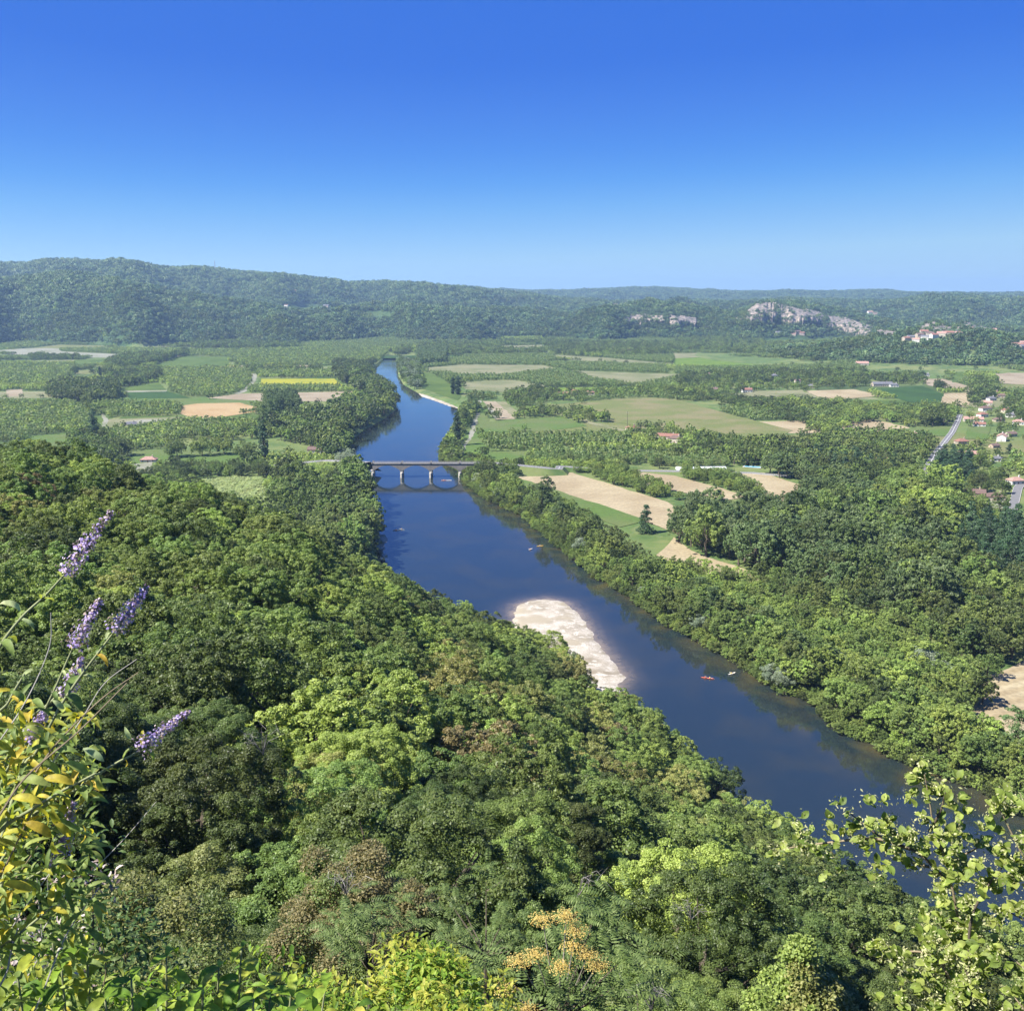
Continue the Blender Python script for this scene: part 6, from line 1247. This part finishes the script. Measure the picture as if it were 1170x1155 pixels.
shrub('brown_seeding_shrub', 405, 965, 36.0, 3.6, 7.0, 32000, .105, ['pinkish', 'olive'], 'brownish seeding tree with tan sprays below the slope centre', .6, nc=50, clus=.2, frac=.3, cat='tree')
# ---- ailanthus-like trees with compound leaves
def pinnate(px_, py_, d_, R_, n_, label, seeds=()):
    top = atd(px_, py_, d_); e = empty('compound_leaved_tree', (top.x, top.y, top.z - 1.5), label, 'tree'); setroot(e); g = np.random.default_rng(px_); root = np.array([0, 0, -.5])
    c = rnd_dirs(14, g) * g.uniform(.35, .9, (14, 1)) * R_; c[:, 2] = np.abs(c[:, 2]) * .9 + .6; PP = []; DD = []; NN = []; LL = []
    for i in range(n_):
        b_ = c[g.integers(0, 14)] + g.normal(0, .12 * R_, 3); a = g.uniform(0, 6.283); D_ = nrm(np.array([math.cos(a), math.sin(a), g.uniform(.05, .8)])); S_ = nrm(np.cross(D_, [0, 0, 1])); ln = g.uniform(.45, .75)
        for q in range(9):
            s = (q + 1.2) / 10; pc = b_ + D_ * ln * s - np.array([0, 0, 1]) * ln * s * s * .45; t = nrm(D_ - np.array([0, 0, 1]) * s * .9)
            for sg in (1, -1): PP.append(pc); DD.append(S_ * sg + t * .35 - np.array([0, 0, .15])); NN.append(np.cross(S_, t) * 1.0); LL.append(.13 * math.sin(math.pi * (s * .75 + .2)))
    NN = np.array(NN); NN[NN[:, 2] < 0] *= -1; V, Fc, a_ = leaves(PP, DD, NN, np.array(LL), np.array(LL) * .34, .5, .2, ns=2, seed=3); leafobj('crown', [(V, Fc, a_, 0)], [M['pinn']], e)
    mb = MB(); mb.tube([(0, 0, -7), (0, .1, -3), (0, 0, .2)], [.13, .1, .06], 7)
    for q in c: mb.tube([(0, 0, .1), tuple(q * .5 + np.array([0, 0, .05])), tuple(q * .9)], [.03, .02, .006], 5)
    mb.build('trunk', M['bark'], e)
    for (x, y) in seeds:
        p_ = np.array(atd(x, y, d_ - R_ * .8)) - np.array(e.location); ns_ = 360; dv = rnd_dirs(ns_, g) * g.uniform(.15, 1, (ns_, 1)) * np.array([.24, .16, .13]) ; l_ = g.uniform(.018, .036, ns_); V, Fc = quads(p_ + dv, nrm(dv + np.array([0, -.2, .6])), l_, l_ * .5, g, 0)
        o = link('seed_cluster', mesh_np('seed_cluster', V, Fc, g.random(ns_)), M['orange'], e); mb = MB(); mb.tube([tuple(p_ * .6), tuple(p_)], [.012, .006], 4); mb.build('seed_stalk', M['palebark'], o)
pinnate(640, 1085, 15.0, 1.9, 190, 'tree with feathery compound leaves and orange seed clusters at the bottom centre', [(620, 1050), (647, 1046), (658, 1062), (672, 1090), (683, 1102), (592, 1098), (655, 1080), (612, 1090), (575, 1130), (600, 1152), (640, 1104)])
pinnate(420, 1045, 20.0, 1.9, 150, 'feathery-leaved young tree above the fine-leaved shrub')
pinnate(555, 1040, 24.0, 2.2, 150, 'feathery-leaved young tree left of the orange seed clusters')
pinnate(735, 1140, 18.0, 1.7, 120, 'feathery-leaved young tree right of the orange seed clusters')
# ---- round-leaved bush with cream flower sprays
def roundbush(root, label, branches, seed):
    e = empty('round_leaved_bush', root, label, 'bush'); setroot(e); g = np.random.default_rng(seed); lv = []; fl = []
    for bi, (pts, d_, dens) in enumerate(branches):
        p = path(pts, d_, 8); mb = MB(); k = len(p); mb.tube([tuple(v) for v in loc(p)], [.0045 - .0032 * i / (k - 1) for i in range(k)], 6); mb.build('branch', M['bark'] if bi % 2 else M['twig'], e, smooth=True)
        seg = np.linalg.norm(np.diff(p, axis=0), axis=1).sum(); nn_ = max(4, int(seg / .010 * dens)); s_ = np.linspace(.12, 1, nn_); P_, T_, _ = along(p, s_)
        for q in range(nn_):
            # short side shoot
            sd_ = nrm(rnd_dirs(1, g)[0] + np.array([0, -.1, .35])); tip = P_[q] + sd_ * g.uniform(.012, .095) * (1 if s_[q] < .95 else .3)
            mb = None; nlf = g.integers(3, 7)
            for _ in range(nlf):
                D_ = nrm(rnd_dirs(1, g)[0] * .9 + sd_ * .6 + np.array([0, 0, .25])); ll = g.uniform(.016, .034); lv.append((tip, D_, nrm(np.array([0, -.35, 1.]) + rnd_dirs(1, g)[0] * .4), ll))
            for _ in range(int(g.integers(12, 28))):
                f_ = tip + sd_ * .012 + rnd_dirs(1, g)[0] * g.uniform(.004, .030); fl.append((f_, nrm(f_ - P_[q]), g.uniform(.005, .012)))
    P_ = np.array([a[0] for a in lv]); D_ = np.array([a[1] for a in lv]); N_ = np.array([a[2] for a in lv]); L_ = np.array([a[3] for a in lv]); V, Fc, a_ = leaves(loc(P_), D_, N_, L_, L_ * .66, .5, .3, ns=5, shape=.9, seed=seed)
    leafobj('foliage', [(V, Fc, a_, 0)], [M['rnd']], e)
    P_ = loc(np.array([a[0] for a in fl])); N_ = nrm(np.array([a[1] for a in fl]) + rnd_dirs(len(fl), g) * .7); L_ = np.array([a[2] for a in fl]); V, Fc = quads(P_, N_, L_, L_ * .45, g, 0); link('flower_sprays', mesh_np('flower_sprays', V, Fc, g.random(len(fl))), M['cream'], e)
roundbush(atd(1130, 1300, 2.6), 'bush of round pale leaves and cream sprays rising before the river at the bottom right',
  [([(1120, 1300), (1105, 1120), (1085, 1000), (1068, 950), (1062, 915), (1056, 884)], 2.6, 1.0), ([(1085, 1010), (1050, 975), (1010, 958), (985, 940), (968, 926)], 2.6, 1.0), ([(1040, 970), (1000, 958), (950, 962), (905, 968), (882, 975)], 2.65, 1.0),
   ([(1105, 1120), (1110, 1050), (1130, 1010), (1150, 985)], 2.5, 1.1), ([(1120, 1250), (1090, 1130), (1060, 1090), (1020, 1088), (1000, 1085)], 2.5, 1.1), ([(1110, 1200), (1080, 1110), (1075, 1060), (1100, 1045)], 2.6, 1.1), ([(1085, 1010), (1090, 985), (1110, 972), (1125, 965)], 2.7, 1.1),
   ([(1130, 1300), (1060, 1180), (1040, 1150), (1030, 1125)], 2.5, 1.1), ([(1130, 1300), (1120, 1180), (1110, 1140), (1120, 1100)], 2.45, 1.2), ([(1130, 1300), (1090, 1200), (1080, 1150)], 2.4, 1.1), ([(1062, 990), (1040, 985), (1020, 975)], 2.7, 1.0), ([(1062, 950), (1075, 925), (1080, 905)], 2.6, 1)], 21)
roundbush(atd(1260, 1250, 2.5), 'second round-leaved bush reaching in over the right edge',
  [([(1250, 1250), (1220, 1080), (1180, 1000), (1155, 950), (1138, 915)], 2.5, 1.0), ([(1250, 1250), (1220, 1120), (1180, 1060), (1150, 1040)], 2.4, 1.2), ([(1250, 1250), (1215, 1150), (1175, 1110), (1150, 1090)], 2.4, 1.3), ([(1220, 1080), (1190, 1020), (1165, 1000), (1148, 990)], 2.5, 1.1),
   ([(1250, 1250), (1200, 1190), (1160, 1140)], 2.3, 1.2), ([(1220, 1050), (1190, 960), (1172, 930)], 2.5, 1.1)], 22)
# ---- bare branches
for k, (x, y, d_, s, lb) in enumerate([(745, 1140, 17, 1.1, 'bleached dead branch tangle at the bottom edge'), (790, 1040, 28, 1.2, 'bleached dead twigs among dark crowns'), (660, 1008, 34, 2.6, 'forked dead branch sticking out of the wood'), (300, 850, 34, 1.6, 'pale dead twigs on the dark left crown'), (395, 1010, 16, .8, 'thin dead stem beside the feathery tree')]):
    t_ = atd(x, y, d_); e = empty('dead_branch', t_, lb, 'branch'); g = np.random.default_rng(k)
    for j in range(7 if k != 2 else 3):
        a = g.uniform(-1.3, 1.3) if k != 2 else .7 + .3 * j; v = Vector((math.sin(a), g.uniform(-.4, .2), math.cos(a) * .8)) * s * g.uniform(.25, .6); mb = MB(); jj = lambda q: Vector(g.normal(0, .05 * s, 3)) + v * q; k1, k2, k3 = jj(.3), jj(.6), jj(.8)
        mb.tube([(0, 0, -.25 * s), k1, k2, k3, v], [.008 * s + .002, .006 * s + .002, .005 * s + .0015, .004, .002], 5)
        for b_ in (k1, k2, k3): mb.tube([b_, b_ + Vector(g.normal(0, .09 * s, 3)) + v * .12, b_ + Vector(g.normal(0, .13 * s, 3)) + v * .25], [.003 * s + .001, .002 * s + .001, .0015], 4); mb.build('twig', M['wtwig'], e)

# ================================================================== boats and people on the water
def person(px_, py_, loc_, col, label, rz=0, swim=False):
    P_ = dict(pel=(0, 0, 0), chest=(.02, 0, .34), neck=(.03, 0, .52), head=(.05, 0, .70), ls=(.03, .19, .47), le=(.22, .30, .30), lh=(.42, .18, .34), rs=(.03, -.19, .47), re=(.22, -.30, .34), rh=(.42, -.14, .42), lk=(.42, .12, .18), lf=(.78, .12, .02), rk=(.42, -.12, .18), rf=(.78, -.12, .02))
    Rr = dict(pel=.15, chest=.16, neck=.06, head=.11, ls=.07, le=.045, lh=.04, rs=.07, re=.045, rh=.04, lk=.075, lf=.05, rk=.075, rf=.05); kz = list(P_)
    ed = [('pel', 'chest'), ('chest', 'neck'), ('neck', 'head'), ('chest', 'ls'), ('ls', 'le'), ('le', 'lh'), ('chest', 'rs'), ('rs', 're'), ('re', 'rh'), ('pel', 'lk'), ('lk', 'lf'), ('pel', 'rk'), ('rk', 'rf')]
    me = bpy.data.meshes.new('person'); me.from_pydata([P_[k] for k in kz], [(kz.index(a), kz.index(b)) for a, b in ed], []); o = link('person', me, M['skin']); o.location = loc_; o.rotation_euler = (0, 0, rz)
    sm = o.modifiers.new('skin', 'SKIN'); sv = me.skin_vertices[0].data
    for i, k in enumerate(kz): sv[i].radius = (Rr[k],) * 2
    sv[0].use_root = True; o.modifiers.new('smooth', 'SUBSURF').levels = 1
    v = MB(); v.tube([(.01, 0, .12), (.02, 0, .34), (.03, 0, .46)], [.19, .205, .15], 10); v.build('life_vest', simple('vest', col, .8), o)
    h = MB(); h.tube([(.03, 0, .70), (.04, 0, .79), (.05, 0, .84)], [.125, .10, .02], 10); h.build('hair', simple('hair', (.05, .03, .02), .9), o)
    return tag(o, label, 'person')
M['skin'] = simple('skin', (.50, .32, .23), .6, .3, .05, 5)
for k, (x, y, rz, hc, hn, n_, lb, L_) in enumerate([(808, 775, -20, (.38, .08, .05), 'red', 2, 'by the right bank below the gravel bar', 5.2), (836, 770, 35, (.75, .72, .62), 'white', 1, 'just beyond the red canoe', 4.6), (606, 628, 60, (.75, .73, .68), 'white', 1, 'in mid river below the bridge', 4.6), (617, 624, 20, (.70, .45, .10), 'yellow', 1, 'beside the white canoe in mid river', 4.6),
        (453, 606, 10, (.05, .06, .08), 'dark', 1, 'close to the left bank below the bridge', 4.6), (459, 605, -30, (.05, .09, .16), 'dark blue', 1, 'beside the dark canoe near the left bank', 4.6), (507, 549, 5, (.62, .30, .22), 'pale red', 1, 'under the right arch of the bridge', 4.6), (513, 549, 5, (.75, .74, .7), 'cream', 1, 'under the bridge right of the pale red one', 4.6)]):
    X_, Y_ = at(x, y, WZ); e = empty('canoe', (X_, Y_, WZ), '%s canoe %s' % (hn, lb), 'canoe', R(rz)); V = []; ns = 13
    for i in range(ns):
        s = -1 + 2 * i / (ns - 1); wd = .42 * (1 - abs(s) ** 2.4) + .015; zt_ = .26 + .16 * s * s; zb_ = -.08 + .14 * abs(s) ** 4
        for (q, z_) in ((-1, zt_), (-.75, (zt_ + zb_) * .4), (0, zb_), (.75, (zt_ + zb_) * .4), (1, zt_), (.9, zt_ - .01), (.65, zb_ + .1), (0, zb_ + .04), (-.65, zb_ + .1), (-.9, zt_ - .01)): V.append((s * L_ / 2, q * wd, z_))
    Fq = [(i * 10 + j, i * 10 + (j + 1) % 10, (i + 1) * 10 + (j + 1) % 10, (i + 1) * 10 + j) for i in range(ns - 1) for j in range(10)]
    link('hull', mesh_np('hull', np.array(V), Fq, smooth=True), simple('hull_plastic', hc, .35, .5, .05, 2), e)
    for q in range(n_ + 1):
        sx_ = (-.9 + 1.9 * q) if n_ > 1 else (-.3 + 1.5 * q); mb = MB(); mb.box(sx_ - .14, sx_ + .14, -.34, .34, .12, .16); mb.build('seat', M['wood'], e)
    for q in range(n_):
        sx_ = -.9 + 1.9 * q if n_ > 1 else -.3; pos_ = Matrix.Rotation(R(rz), 3, 'Z') @ Vector((sx_, 0, .30)) + Vector((X_, Y_, WZ))
        person(0, 0, pos_, [(.75, .12, .05), (.8, .7, .1), (.8, .3, .05), (.1, .2, .5)][(k + q) % 4], '%s paddler of the %s canoe %s' % ('seated' if n_ == 1 else ('back', 'front')[q], hn, lb), R(rz))
        pp = empty('paddle', pos_, '%spaddle over the %s canoe %s' % ('' if n_ == 1 else ('back ', 'front ')[q], hn, lb), 'paddle', R(rz)); mb = MB(); mb.tube([(.42, -.95, .60), (.42, .95, .18)], .016, 6); mb.build('shaft', M['metal'], pp)
        for sg in (-1, 1):
            mb = MB(); mb.box(.40, .42, sg * 1.1 - .2, sg * 1.1 + .2, .38 - sg * .24 - .08, .38 - sg * .24 + .08); mb.build('blade', M['paint'], pp)
